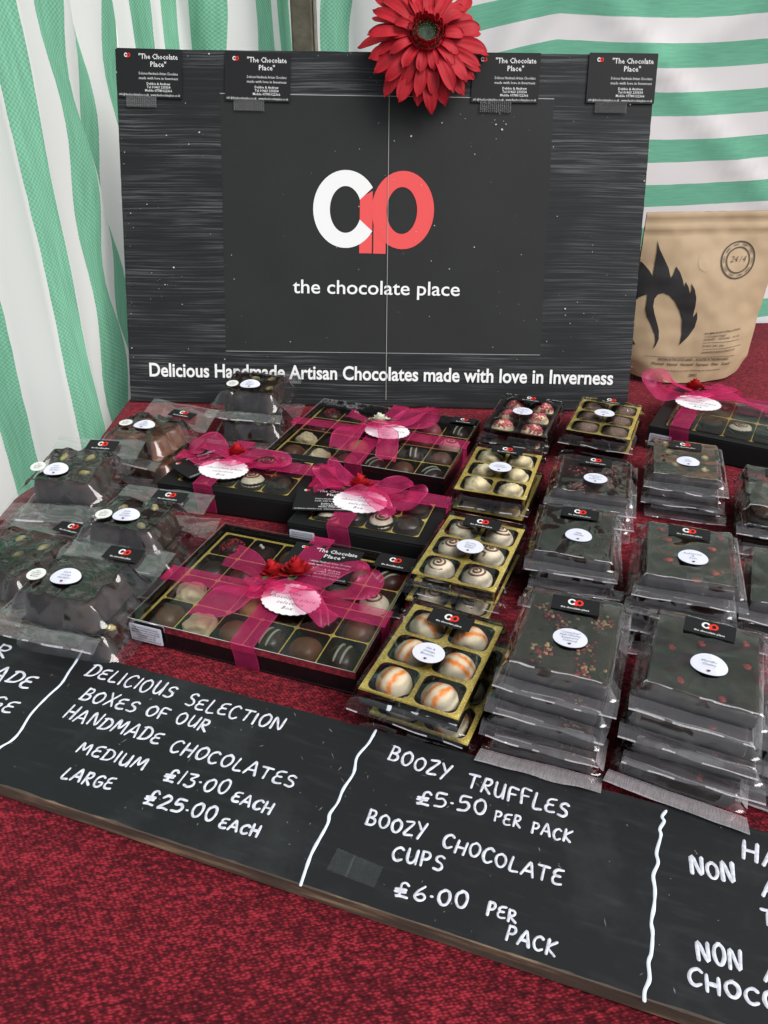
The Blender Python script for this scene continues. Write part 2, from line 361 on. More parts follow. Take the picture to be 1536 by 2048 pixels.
def hand_word(word, p0, p1, h, wdt, rng):
    """p0, p1 baseline ends, h letter height (m)"""
    p0 = Vector((p0[0], p0[1], 0)); p1 = Vector((p1[0], p1[1], 0))
    ex = (p1 - p0); Ln = ex.length; ex.normalize(); ey = Vector((-ex.y, ex.x, 0))
    gap = .24; tot = sum(SF[c][0] for c in word) + gap * (len(word) - 1); s = (Ln - wdt) / tot
    x = wdt / 2; parts = []
    for c in word:
        wd, st = SF[c]; jy = rng.uniform(-.07, .07); js = rng.uniform(.86, 1.08); sl_ = rng.uniform(-.05, .08)
        for ln in st:
            parts.append(stroke([p0 + ex*(x + (a + sl_*b)*s) + ey*(b*js + jy)*h for a, b in ln], wdt * rng.uniform(.88, 1.1)))
        x += (wd + gap) * s
    return parts

# ------------------------------------------------------------------ emblem: a white C joined to a red p
def emblem(cx, cy_, wdt, z=0.0, dz=.00015, n=40):
    s = wdt / 970.0
    T = lambda x, y: (cx + (x - 760) * s, cy_ - (y - 330) * s)
    parts = []
    def ring(x0, y0, rx, ry, ix0, iy0, irx, iry, a0, a1, b0, b1, zz, m):
        V = []; F = []
        for k in range(n + 1):
            t = k / n; a = R(a0 + (a1 - a0)*t); b = R(b0 + (b1 - b0)*t)
            x, y = T(x0 + rx*math.cos(a), y0 - ry*math.sin(a)); V.append(Vector((x, y, zz)))
            x, y = T(ix0 + irx*math.cos(b), iy0 - iry*math.sin(b)); V.append(Vector((x, y, zz)))
        for k in range(n): F.append((2*k, 2*k+1, 2*k+3, 2*k+2))
        parts.append((V, F, m))
    def poly(P, zz, m):
        V, F = tess([T(x, y) for x, y in P]); parts.append(([Vector((v.x, v.y, zz)) for v in V], F, m))
    ring(535, 320, 262, 296, 535, 322, 127, 178, 34, 326, 25, 335, z + 2*dz, 0)
    poly([(650, 232), (752, 180), (752, 482), (650, 426)], z + dz, 1)
    poly([(648, 560), (700, 540), (750, 500), (750, 656), (648, 656)], z + dz, 1)
    ring(995, 325, 250, 297, 988, 327, 122, 178, 0, 360, 0, 360, z + 2*dz, 1)
    poly([(762, 250), (862, 250), (862, 658), (762, 658)], z + dz, 1)
    return parts

# ================================================================== SETTING
struct('ground', [(-60, -60, -.85), (60, -60, -.85), (60, 60, -.85), (-60, 60, -.85)], [(0, 1, 2, 3)], mat('dark paving', (.07, .068, .065), .9, var=.2, vscale=3))

# ---- canvas sheets
def canvas_mat(name, weave, white=(.90, .90, .87), green=(.17, .53, .33), aniso=False):
    m = bpy.data.materials.new(name); m.use_nodes = True; t = m.node_tree
    for n in list(t.nodes): t.nodes.remove(n)
    N = t.nodes.new; L = t.links.new
    out = N('ShaderNodeOutputMaterial'); mix = N('ShaderNodeMixShader'); mix.inputs[0].default_value = .42
    df = N('ShaderNodeBsdfDiffuse'); tl = N('ShaderNodeBsdfTranslucent')
    uv = N('ShaderNodeUVMap'); sp = N('ShaderNodeSeparateXYZ'); L(uv.outputs[0], sp.inputs[0])
    # ragged woven edge
    ns = N('ShaderNodeTexNoise'); ns.inputs['Scale'].default_value = 30; L(uv.outputs[0], ns.inputs['Vector'])
    ma = N('ShaderNodeMath'); ma.operation = 'MULTIPLY_ADD'; ma.inputs[1].default_value = .05; L(ns.outputs['Fac'], ma.inputs[0]); L(sp.outputs[0], ma.inputs[2])
    fl = N('ShaderNodeMath'); fl.operation = 'PINGPONG'; fl.inputs[1].default_value = 1.0; L(ma.outputs[0], fl.inputs[0])
    gt = N('ShaderNodeMath'); gt.operation = 'GREATER_THAN'; gt.inputs[1].default_value = .5; L(fl.outputs[0], gt.inputs[0])
    # weave: small light knots in the green
    mp = N('ShaderNodeMapping'); mp.inputs['Scale'].default_value = weave; L(uv.outputs[0], mp.inputs[0])
    ck = N('ShaderNodeTexChecker'); ck.inputs['Scale'].default_value = 1; L(mp.outputs[0], ck.inputs['Vector'])
    n2 = N('ShaderNodeTexNoise'); n2.inputs['Scale'].default_value = 1; n2.inputs['Detail'].default_value = 3
    m3 = N('ShaderNodeMapping'); m3.inputs['Scale'].default_value = (weave[0] * .7, weave[1] * .04, 1) if aniso else (weave[0] * .5, weave[1] * .05, 1); L(uv.outputs[0], m3.inputs[0]); L(m3.outputs[0], n2.inputs['Vector'])
    gm = N('ShaderNodeMix'); gm.data_type = 'RGBA'; gm.inputs['A'].default_value = (*green, 1); gm.inputs['B'].default_value = (*[g + (wh - g) * (.10 if aniso else .20) for g, wh in zip(green, white)], 1)
    L(ck.outputs['Fac'], gm.inputs['Factor'])
    gv = N('ShaderNodeMix'); gv.data_type = 'RGBA'; gv.blend_type = 'MULTIPLY'; gv.inputs['Factor'].default_value = .5
    rv = N('ShaderNodeMapRange'); rv.inputs[1].default_value = .3; rv.inputs[2].default_value = .7; rv.inputs[3].default_value = .72; rv.inputs[4].default_value = 1.15; L(n2.outputs['Fac'], rv.inputs[0])
    L(gm.outputs['Result'], gv.inputs['A']); L(rv.outputs[0], gv.inputs['B'])
    cm = N('ShaderNodeMix'); cm.data_type = 'RGBA'; cm.inputs['A'].default_value = (*white, 1); L(gt.outputs[0], cm.inputs['Factor']); L(gv.outputs['Result'], cm.inputs['B'])
    L(cm.outputs['Result'], df.inputs[0]); L(cm.outputs['Result'], tl.inputs[0])
    L(df.outputs[0], mix.inputs[1]); L(tl.outputs[0], mix.inputs[2]); L(mix.outputs[0], out.inputs[0])
    return m
CANV = canvas_mat('striped side canvas', (15, 330, 1))
CANVB = canvas_mat('striped back canvas', (26, 700, 1), white=(.90, .86, .855), green=(.17, .53, .345), aniso=True)

def lerp_st(st, t):
    k = min(int(t), len(st) - 2); f = t - k
    return tuple(a + (b - a) * f for a, b in zip(st[k], st[k + 1]))
def sheet(name, st, z0, z1, nz, per, mt, fold, label, cat='canvas sheet'):
    """st: stations (x, y, u) along the plan; u counts stripes"""
    n = (len(st) - 1) * per + 1; V = []; UV = []; F = []
    for j in range(nz):
        z = z0 + (z1 - z0) * j / (nz - 1)
        for i in range(n):
            x, y, u = lerp_st(st, i / per)
            dx, dy, du = fold(x, y, z, u); V.append((x + dx, y + dy, z)); UV.append((u + du, z))
    for j in range(nz - 1):
        for i in range(n - 1):
            a = j*n + i; F.append((a, a+1, a+1+n, a+n))
    o = mesh_obj(name, V, F, mt, None, uv=UV); return tag(o, label, cat, 'striped canvas sheets round the stall')
def fold_side(x, y, z, u):
    a = .012 * math.sin(u * 2.1 + z * 1.3) + .018 * noise.noise(Vector((u * .7, z * 2.2, 3)))
    s = .07 * noise.noise(Vector((u * .6, z * 5, 9))) + .10 * noise.noise(Vector((u * .5, z * 1.7, 1)))
    k = max(0, min(1, (u - 1.2) / 2)); b = k * .012 * math.sin(z * 26 + u * 2)
    return a * .4 + b * .3, a * .35 + b * .8, s
# u counts stripes: green where u mod 2 lies between .5 and 1.5
SIDE = [(-1.02, .50, -12.5), (-.78, .80, -6.5), (-.63, .93, -3.5), (-.580, .965, -2.5), (-.534, .985, -1.5), (-.484, .990, -.5),
        (-.436, .980, .5), (-.402, 1.016, 1.5), (-.40, 1.07, 2.5), (-.40, 1.12, 3.5), (-.40, 1.165, 4.5), (-.40, 1.20, 5.5),
        (-.40, 1.26, 6.5), (-.398, 1.33, 7.2)]
sheet('canvas_side_sheet', SIDE, -.30, 1.30, 70, 7, CANV, fold_side, 'green and white striped canvas wall hanging along the left of the stall, coarse dotted weave')
BACK = [(-.397, 1.338, 7.3), (-.384, 1.385, 8.5), (-.352, 1.40, 9.5), (-.338, 1.405, 10.5), (-.318, 1.41, 11.5), (-.300, 1.415, 12.5), (-.258, 1.42, 13.5), (-.212, 1.425, 14.5),
        (-.176, 1.43, 15.5), (-.163, 1.43, 16.5), (-.143, 1.43, 17.5), (-.078, 1.425, 18.5), (-.040, 1.42, 19.5), (.02, 1.42, 20.5), (.06, 1.425, 21.5)]
def fold_back(x, y, z, u):
    s = .35 * math.sin(z * 9 + u * .9) * max(0, min(1, (u - 9) / 5)) + .3 * noise.noise(Vector((u * .6, z * 4, 5)))
    return 0, .014 * math.sin(u * 1.7 + z * 2) + .012 * noise.noise(Vector((u, z * 4, 2))), s
sheet('canvas_back_sheet', BACK, -.30, 1.40, 60, 6, CANV, fold_back, 'gathered canvas with wavy upright stripes behind the top left of the sign')
def right_sheet():
    V = []; UV = []; F = []; nx, nz = 90, 90
    for j in range(nz):
        z = -.30 + 1.75 * j / (nz - 1)
        for i in range(nx):
            x = .035 + 1.25 * i / (nx - 1)
            du = 6.2 * max(0, .27 - x) * min(1, max(0, (z - .1) * 4)) - 1.2 * max(0, x - .36) + .20 * noise.noise(Vector((x * 4, z * 3, 4))) + .22 * math.sin((x - .3) * 7)
            d1 = abs(math.fmod(abs((x - .30) + (z - .45) * .7 + 8), 4) - 8 + 8)
            fx = .0
            for (ax, az, ang, wd, am) in ((.27, .47, 62, .02, .016), (.20, .44, 70, .02, .012), (.56, .30, -42, .018, .012), (.62, .5, 30, .03, .014), (.42, .42, 75, .02, .010), (.78, .38, -60, .03, .014)):
                dd = (x - ax) * math.sin(R(ang)) - (z - az) * math.cos(R(ang))
                fx += am * math.exp(-(dd / wd) ** 2) * (1 if dd < 0 else .6)
            fx += .02 * noise.noise(Vector((x * 4, z * 3, 7)))
            V.append((x, 1.432 - fx + .05 * max(0, x - .7), z)); UV.append(((z - .4096) / .0348 + .5 + du, x))
    for j in range(nz - 1):
        for i in range(nx - 1):
            a = j*nx + i; F.append((a, a+1, a+1+nx, a+nx))
    o = mesh_obj('canvas_right_sheet', V, F, CANVB, None, uv=UV)
    tag(o, 'smooth canvas with level green and pinkish white stripes behind the brown bag', 'canvas sheet', 'striped canvas sheets round the stall')
right_sheet()
st = thing('market_stall_frame', 'dark weathered metal stall pole rising behind the top edge of the sign', 'stall frame', (-.123, 1.375, -.8))
V, F = bevel_box(-.0165, .0165, -.014, .014, 0, 2.2, .003); mesh_obj('post', V, F, M_METAL, st, smooth=False)
V, F = bevel_box(.0172, .0212, -.010, .012, 0, 2.2, .001); mesh_obj('post_flange', V, F, mat('pale worn metal', (.22, .20, .16), .5, metal=.4, var=.3, vscale=60), st, smooth=False)

# ---- tablecloth
def cloth_mat():
    m = bpy.data.materials.new('burgundy chenille'); m.use_nodes = True; t = m.node_tree; b = t.nodes['Principled BSDF']; N = t.nodes.new; L = t.links.new
    tc = N('ShaderNodeTexCoord'); mp = N('ShaderNodeMapping'); mp.inputs['Rotation'].default_value = (0, 0, R(-20)); mp.inputs['Scale'].default_value = (.72, 1.35, 1); L(tc.outputs['Object'], mp.inputs[0])
    vo = N('ShaderNodeTexVoronoi'); vo.inputs['Scale'].default_value = 500; vo.inputs['Randomness'].default_value = .62; L(mp.outputs[0], vo.inputs['Vector'])
    n1 = N('ShaderNodeTexNoise'); n1.inputs['Scale'].default_value = 300; n1.inputs['Detail'].default_value = 4; L(mp.outputs[0], n1.inputs['Vector'])
    n2 = N('ShaderNodeTexNoise'); n2.inputs['Scale'].default_value = 26; n2.inputs['Detail'].default_value = 5; n2.inputs['Roughness'].default_value = .6
    m2 = N('ShaderNodeMapping'); m2.inputs['Scale'].default_value = (1, 1.9, 1); m2.inputs['Rotation'].default_value = (0, 0, R(12)); L(tc.outputs['Object'], m2.inputs[0]); L(m2.outputs[0], n2.inputs['Vector'])
    a1 = N('ShaderNodeMath'); a1.operation = 'MULTIPLY'; a1.inputs[1].default_value = 1.0; L(n1.outputs['Fac'], a1.inputs[0])
    a2 = N('ShaderNodeMath'); a2.operation = 'MULTIPLY_ADD'; a2.inputs[1].default_value = -.55; L(vo.outputs['Distance'], a2.inputs[0]); L(a1.outputs[0], a2.inputs[2])
    a3 = N('ShaderNodeMath'); a3.operation = 'MULTIPLY_ADD'; a3.inputs[1].default_value = .26; L(n2.outputs['Fac'], a3.inputs[0]); L(a2.outputs[0], a3.inputs[2])
    r = N('ShaderNodeValToRGB'); e = r.color_ramp.elements
    e[0].position = .10; e[0].color = (.030, .0013, .004, 1); e[1].position = .62; e[1].color = (.295, .0185, .031, 1)
    k = r.color_ramp.elements.new(.36); k.color = (.086, .0042, .0085, 1)
    L(a3.outputs[0], r.inputs['Fac']); L(r.outputs[0], b.inputs['Base Color'])
    b.inputs['Roughness'].default_value = .85; b.inputs['Specular IOR Level'].default_value = .15
    b.inputs['Sheen Weight'].default_value = .15; b.inputs['Sheen Roughness'].default_value = .45; b.inputs['Sheen Tint'].default_value = (.9, .25, .32, 1)
    bp = N('ShaderNodeBump'); bp.inputs['Strength'].default_value = .9; bp.inputs['Distance'].default_value = .0016; L(a2.outputs[0], bp.inputs['Height']); L(bp.outputs[0], b.inputs['Normal'])
    return m
def cloth():
    V = []; F = []
    xs = [-.382, -.377, -.369] + [-.362 + 1.482 * i / 110 for i in range(111)] + [1.13, 1.14]
    ys = [.045, .05, .06] + [.07 + 1.33 * j / 110 for j in range(111)] + [1.405]
    for j, y in enumerate(ys):
        for i, x in enumerate(xs):
            z = .0016 * noise.noise(Vector((x * 7, y * 7, 2))) - .0016
            x -= .042 * max(0, min(1, (.86 - y) / .12)) * max(0, min(1, (.1 - x) / .3)); e_ = -.362 - .042 * max(0, min(1, (.86 - y) / .12)); z -= max(0, e_ - x) * 20 + max(0, x - 1.12) * 16 + max(0, .07 - y) * 20
            V.append((x, y, z))
    n = len(xs)
    for j in range(len(ys) - 1):
        for i in range(n - 1):
            a = j*n + i; F.append((a, a+1, a+1+n, a+n))
    o = mesh_obj('tablecloth', V, F, cloth_mat()); tag(o, 'burgundy red woven chenille cloth covering the whole stall table', 'tablecloth')
cloth()

# ================================================================== CHALKBOARD PRICE LIST
CB_T = .0115
cb_a = (spot(0, 1262, CB_T) + spot(430, 1365, CB_T) + spot(750, 1462, CB_T)) / 3
fa, fb = spot(0, 1262, CB_T), spot(1536, 1665, CB_T)
na, nb = spot(0, 1570, CB_T), spot(1300, 1998, CB_T)
cbx = ((fb - fa).normalized() + (nb - na).normalized()).normalized(); cby = Vector((-cbx.y, cbx.x, 0))
cbo = na.copy(); cbo.z = 0
CBL = (fa - cbo).dot(cby) * .5 + (fb - cbo).dot(cby) * .5
CB_RZ = math.atan2(cbx.y, cbx.x)
def cbp(px, py):
    p = spot(px, py, CB_T) - cbo; return (p.dot(cbx), p.dot(cby))
board = thing('chalkboard_price_list', 'long flat black chalkboard with white handwritten prices and a worn brown front edge', 'chalkboard', cbo, CB_RZ)
def chalk_mat():
    m = bpy.data.materials.new('blackboard paint'); m.use_nodes = True; t = m.node_tree; b = t.nodes['Principled BSDF']; N = t.nodes.new; L = t.links.new
    tc = N('ShaderNodeTexCoord')
    n1 = N('ShaderNodeTexNoise'); n1.inputs['Scale'].default_value = 9; n1.inputs['Detail'].default_value = 6; n1.inputs['Roughness'].default_value = .65; L(tc.outputs['Object'], n1.inputs['Vector'])
    mp = N('ShaderNodeMapping'); mp.inputs['Scale'].default_value = (14, 90, 1); mp.inputs['Rotation'].default_value = (0, 0, .5); L(tc.outputs['Object'], mp.inputs[0])
    n2 = N('ShaderNodeTexNoise'); n2.inputs['Scale'].default_value = 2; n2.inputs['Detail'].default_value = 4; L(mp.outputs[0], n2.inputs['Vector'])
    r1 = N('ShaderNodeMapRange'); r1.inputs[1].default_value = .5; r1.inputs[2].default_value = .85; L(n1.outputs['Fac'], r1.inputs[0])
    r2 = N('ShaderNodeMapRange'); r2.inputs[1].default_value = .55; r2.inputs[2].default_value = .8; L(n2.outputs['Fac'], r2.inputs[0])
    mu = N('ShaderNodeMath'); mu.operation = 'MULTIPLY_ADD'; mu.inputs[1].default_value = .35; L(r2.outputs[0], mu.inputs[0]); L(r1.outputs[0], mu.inputs[2])
    mx = N('ShaderNodeMix'); mx.data_type = 'RGBA'; mx.inputs['A'].default_value = (.0095, .0105, .0113, 1); mx.inputs['B'].default_value = (.040, .043, .046, 1)
    L(mu.outputs[0], mx.inputs['Factor']); L(mx.outputs['Result'], b.inputs['Base Color'])
    b.inputs['Roughness'].default_value = .6; b.inputs['Specular IOR Level'].default_value = .25
    return m
M_CHALKB = chalk_mat()
M_CHALK = mat('white chalk pen', (.56, .57, .63), .7, spec=.2, var=.26, vscale=330)
def wood_mat():
    m = bpy.data.materials.new('worn brown board edge'); m.use_nodes = True; t = m.node_tree; b = t.nodes['Principled BSDF']; N = t.nodes.new; L = t.links.new
    tc = N('ShaderNodeTexCoord'); mp = N('ShaderNodeMapping'); mp.inputs['Scale'].default_value = (14, 60, 120); L(tc.outputs['Object'], mp.inputs[0])
    n = N('ShaderNodeTexNoise'); n.inputs['Scale'].default_value = 1; n.inputs['Detail'].default_value = 6; n.inputs['Roughness'].default_value = .6; L(mp.outputs[0], n.inputs['Vector'])
    r = N('ShaderNodeValToRGB'); e = r.color_ramp.elements; e[0].position = .32; e[0].color = (.030, .022, .016, 1); e[1].position = .70; e[1].color = (.27, .185, .11, 1)
    k = e.new(.52); k.color = (.07, .048, .033, 1)
    L(n.outputs['Fac'], r.inputs['Fac']); L(r.outputs[0], b.inputs['Base Color']); b.inputs['Roughness'].default_value = .75
    return m
M_EDGE = wood_mat()
def chalkboard():
    x0, x1 = -.16, .62; nx = 240
    rng = random.Random(5); V = []; F = []; MI = []
    # cross sections: worn front arris
    for i in range(nx + 1):
        x = x0 + (x1 - x0) * i / nx
        ch = .0006 + .0016 * max(0, noise.noise(Vector((x * 30, 1, 0)))) + .0009 * max(0, noise.noise(Vector((x * 110, 5, 0))))
        cf = .0003 + .0012 * max(0, noise.noise(Vector((x * 45, 9, 0))))
        V += [(x, .0005, 0), (x, 0, CB_T - ch * .8), (x, ch, CB_T), (x, CBL - cf, CB_T), (x, CBL, CB_T - cf), (x, CBL, 0)]
    for i in range(nx):
        for k in range(5):
            a = i*6 + k; F.append((a, a+1, a+7, a+6)); MI.append(0 if k == 2 else 1)
    F.append((0, 1, 2, 3, 4, 5)); MI.append(1); k = nx*6; F.append((k+5, k+4, k+3, k+2, k+1, k)); MI.append(1)
    mesh_obj('board_panel', V, F, [M_CHALKB, M_EDGE], board, MI, smooth=False)
    W = [  # word, baseline start px, end px, height px, pen px
        ('DELICIOUS', (167, 1350), (341, 1397), 29, 5.2), ('SELECTION', (366, 1410), (562, 1461), 29, 5.2),
        ('BOXES', (157, 1396), (268, 1424), 29, 5.2), ('OF', (286, 1428), (330, 1440), 27, 5.2), ('OUR', (346, 1444), (412, 1463), 26, 5.2),
        ('HANDMADE', (122, 1434), (316, 1489), 30, 5.6), ('CHOCOLATES', (334, 1501), (587, 1575), 30, 5.6),
        ('MEDIUM', (151, 1501), (285, 1541), 28, 5.6), ('£13.00', (323, 1559), (452, 1591), 33, 6.2), ('EACH', (459, 1601), (541, 1628), 25, 6),
        ('LARGE', (119, 1554), (221, 1580), 29, 6), ('£25.00', (281, 1607), (427, 1645), 34, 6.8), ('EACH', (434, 1653), (515, 1676), 25, 6.4),
        ('BOOZY', (772, 1519), (898, 1557), 32, 6.2), ('TRUFFLES', (930, 1574), (1135, 1634), 33, 6.2),
        ('£5.50', (829, 1605), (972, 1632), 34, 6.4), ('PER', (985, 1641), (1042, 1656), 24, 5.8), ('PACK', (1060, 1663), (1142, 1687), 27, 6),
        ('BOOZY', (728, 1647), (850, 1678), 33, 6.4), ('CHOCOLATE', (880, 1693), (1124, 1772), 32, 6.6),
        ('CUPS', (780, 1716), (886, 1741), 32, 6.6), ('£6.00', (786, 1789), (935, 1820), 38, 7.2),
        ('PER', (970, 1828), (1034, 1845), 29, 6.6), ('PACK', (1008, 1876), (1112, 1912), 33, 7),
        ('HANDMADE', (1480, 1714), (1860, 1828), 42, 9), ('NON', (1379, 1745), (1474, 1768), 38, 9), ('ALCOHOLIC', (1522, 1789), (1900, 1893), 38, 9),
        ('TRUFFLES', (1520, 1846), (1800, 1924), 36, 9),
        ('NON', (1392, 1919), (1488, 1943), 42, 9.4), ('ALCOHOLIC', (1526, 1959), (1930, 2072), 42, 9.4), ('CHOCOLATES', (1372, 1967), (1760, 2085), 38, 9.2),
        ('OUR', (-90, 1288), (10, 1316), 28, 5.8), ('HANDMADE', (-165, 1312), (57, 1377), 30, 5.8), ('FUDGE', (-105, 1391), (21, 1426), 28, 5.8),
    ]
    parts = []
    for wd, a, b, h, pen in W:
        A, B = cbp(*a), cbp(*b)
        mx, my = (a[0] + b[0]) / 2, (a[1] + b[1]) / 2
        c0, c1 = cbp(mx, my), cbp(mx, my - h)
        hm = abs(c1[1] - c0[1]) * .93 ; pw = (Vector(cbp(mx + pen, my)) - Vector(c0)).length
        V, F, _ = join(hand_word(wd, A, B, hm, pw * .86, rng)); mesh_obj('lettering', [(v.x, v.y, v.z + CB_T) for v in V], F, M_CHALK, board)
    z2 = lambda x, y: (500 + x*.4557, 1400 + y*.4557); z3 = lambda x, y: (1136 + x*.2604, 1580 + y*.2604)
    D = [([(165, 1301), (150, 1326), (138, 1343), (122, 1368), (95, 1393), (62, 1428), (40, 1463), (22, 1482), (-6, 1500), (-40, 1545)], 5.2),
         ([z2(*p) for p in ((552, 134), (520, 190), (470, 250), (455, 320), (410, 390), (385, 450), (350, 500), (340, 545), (282, 650), (258, 705), (222, 812))], 5.6),
         ([z3(*p) for p in ((752, 162), (722, 205), (738, 240), (705, 300), (713, 350), (680, 480), (692, 560), (655, 655), (668, 765), (660, 900), (640, 1010), (650, 1100), (640, 1250), (618, 1325), (626, 1450), (590, 1540), (586, 1618))], 6.4)]
    for P, pen in D:
        q = [cbp(*p) for p in P]; pw = abs(cbp(P[0][0] + pen, P[0][1])[0] - q[0][0])
        V, F = stroke([Vector((x, y, 0)) for x, y in q], pw)
        mesh_obj('divider_line', [(v.x, v.y, v.z + CB_T) for v in V], F, mat('pale blue chalk pen', (.66, .72, .80), .7, spec=.2, var=.1, vscale=200), board)
    # scuffs: little scratches and chips in the paint
    parts = []
    for k in range(120):
        x = rng.uniform(-.05, .50); y = rng.uniform(.004, CBL - .004); l = rng.choice([.0006, .0008, .001, .0016, .003]) * rng.uniform(.6, 1.3); a = rng.gauss(1.9, .7); wd = rng.uniform(.00015, .0004)
        d = Vector((math.cos(a), math.sin(a), 0)); s = Vector((-d.y, d.x, 0)); p = Vector((x, y, CB_T + .00012))
        parts.append(([p - d*l, p + s*wd, p + d*l*rng.uniform(.5, 1), p - s*wd], [(0, 1, 2, 3)]))
    V, F, _ = join(parts); mesh_obj('marking', V, F, mat('grey paint scratches', (.15, .15, .15), .8), board, smooth=False)['kind'] = 'stuff'
    c = [cbp(*z2(*p)) for p in ((385, 650), (585, 735), (545, 825), (335, 745))]
    bm = bmesh.new(); vs = [bm.verts.new((x, y, CB_T + .0002)) for x, y in c]; bm.faces.new(vs); bmesh.ops.subdivide_edges(bm, edges=bm.edges[:], cuts=6, use_grid_fill=True)
    me = bpy.data.meshes.new('tape_residue'); bm.to_mesh(me); bm.free(); me.materials.append(film_mat('dull tape residue', .9, .35, .5, 120, tint=(.93, .93, .93)))
    o = bpy.data.objects.new('tape_residue', me); C.objects.link(o); o.parent = board
chalkboard()

# ================================================================== SIGN
YAW, LEAN = R(-3), R(18.6)
s_ex = Vector((math.cos(YAW), math.sin(YAW), 0)); s_bk = Vector((-math.sin(YAW), math.cos(YAW), 0))
s_eu = s_bk * math.sin(LEAN) + Vector((0, 0, math.cos(LEAN))); s_n = s_ex.cross(s_eu)
s_o = Vector((0, .995, 0))
SM = Matrix((s_ex, s_eu, s_n)).transposed().to_4x4(); SM.translation = s_o
def sgp(px, py):
    p = hit(px, py, s_o, s_n) - s_o; return (p.dot(s_ex), p.dot(s_eu))
def sign_mat():
    m = bpy.data.materials.new('charred plank print'); m.use_nodes = True; t = m.node_tree; b = t.nodes['Principled BSDF']; N = t.nodes.new; L = t.links.new
    tc = N('ShaderNodeTexCoord')
    w0 = N('ShaderNodeTexNoise'); w0.inputs['Scale'].default_value = 5; L(tc.outputs['Object'], w0.inputs['Vector'])
    ad = N('ShaderNodeVectorMath'); ad.operation = 'MULTIPLY_ADD'; ad.inputs[1].default_value = (0, .012, 0); L(w0.outputs['Color'], ad.inputs[0]); L(tc.outputs['Object'], ad.inputs[2])
    mp = N('ShaderNodeMapping'); mp.inputs['Scale'].default_value = (7, 430, 1); L(ad.outputs[0], mp.inputs[0])
    n = N('ShaderNodeTexNoise'); n.inputs['Scale'].default_value = 1; n.inputs['Detail'].default_value = 7; n.inputs['Roughness'].default_value = .68; L(mp.outputs[0], n.inputs['Vector'])
    mp2 = N('ShaderNodeMapping'); mp2.inputs['Scale'].default_value = (6, 13, 1); mp2.inputs['Location'].default_value = (1.3, .4, 0); L(tc.outputs['Object'], mp2.inputs[0])
    n2 = N('ShaderNodeTexNoise'); n2.inputs['Scale'].default_value = 1; n2.inputs['Detail'].default_value = 2; L(mp2.outputs[0], n2.inputs['Vector'])
    r1 = N('ShaderNodeMapRange'); r1.inputs[1].default_value = .48; r1.inputs[2].default_value = .80; L(n.outputs['Fac'], r1.inputs[0])
    r2 = N('ShaderNodeMapRange'); r2.inputs[1].default_value = .38; r2.inputs[2].default_value = .64; r2.inputs[3].default_value = .10; L(n2.outputs['Fac'], r2.inputs[0])
    mu = N('ShaderNodeMath'); mu.operation = 'MULTIPLY'; L(r1.outputs[0], mu.inputs[0]); L(r2.outputs[0], mu.inputs[1])
    mx = N('ShaderNodeMix'); mx.data_type = 'RGBA'; mx.inputs['A'].default_value = (.0095, .0105, .0115, 1); mx.inputs['B'].default_value = (.19, .20, .205, 1)
    L(mu.outputs[0], mx.inputs['Factor']); L(mx.outputs['Result'], b.inputs['Base Color'])
    b.inputs['Roughness'].default_value = .55; b.inputs['Specular IOR Level'].default_value = .22
    return m
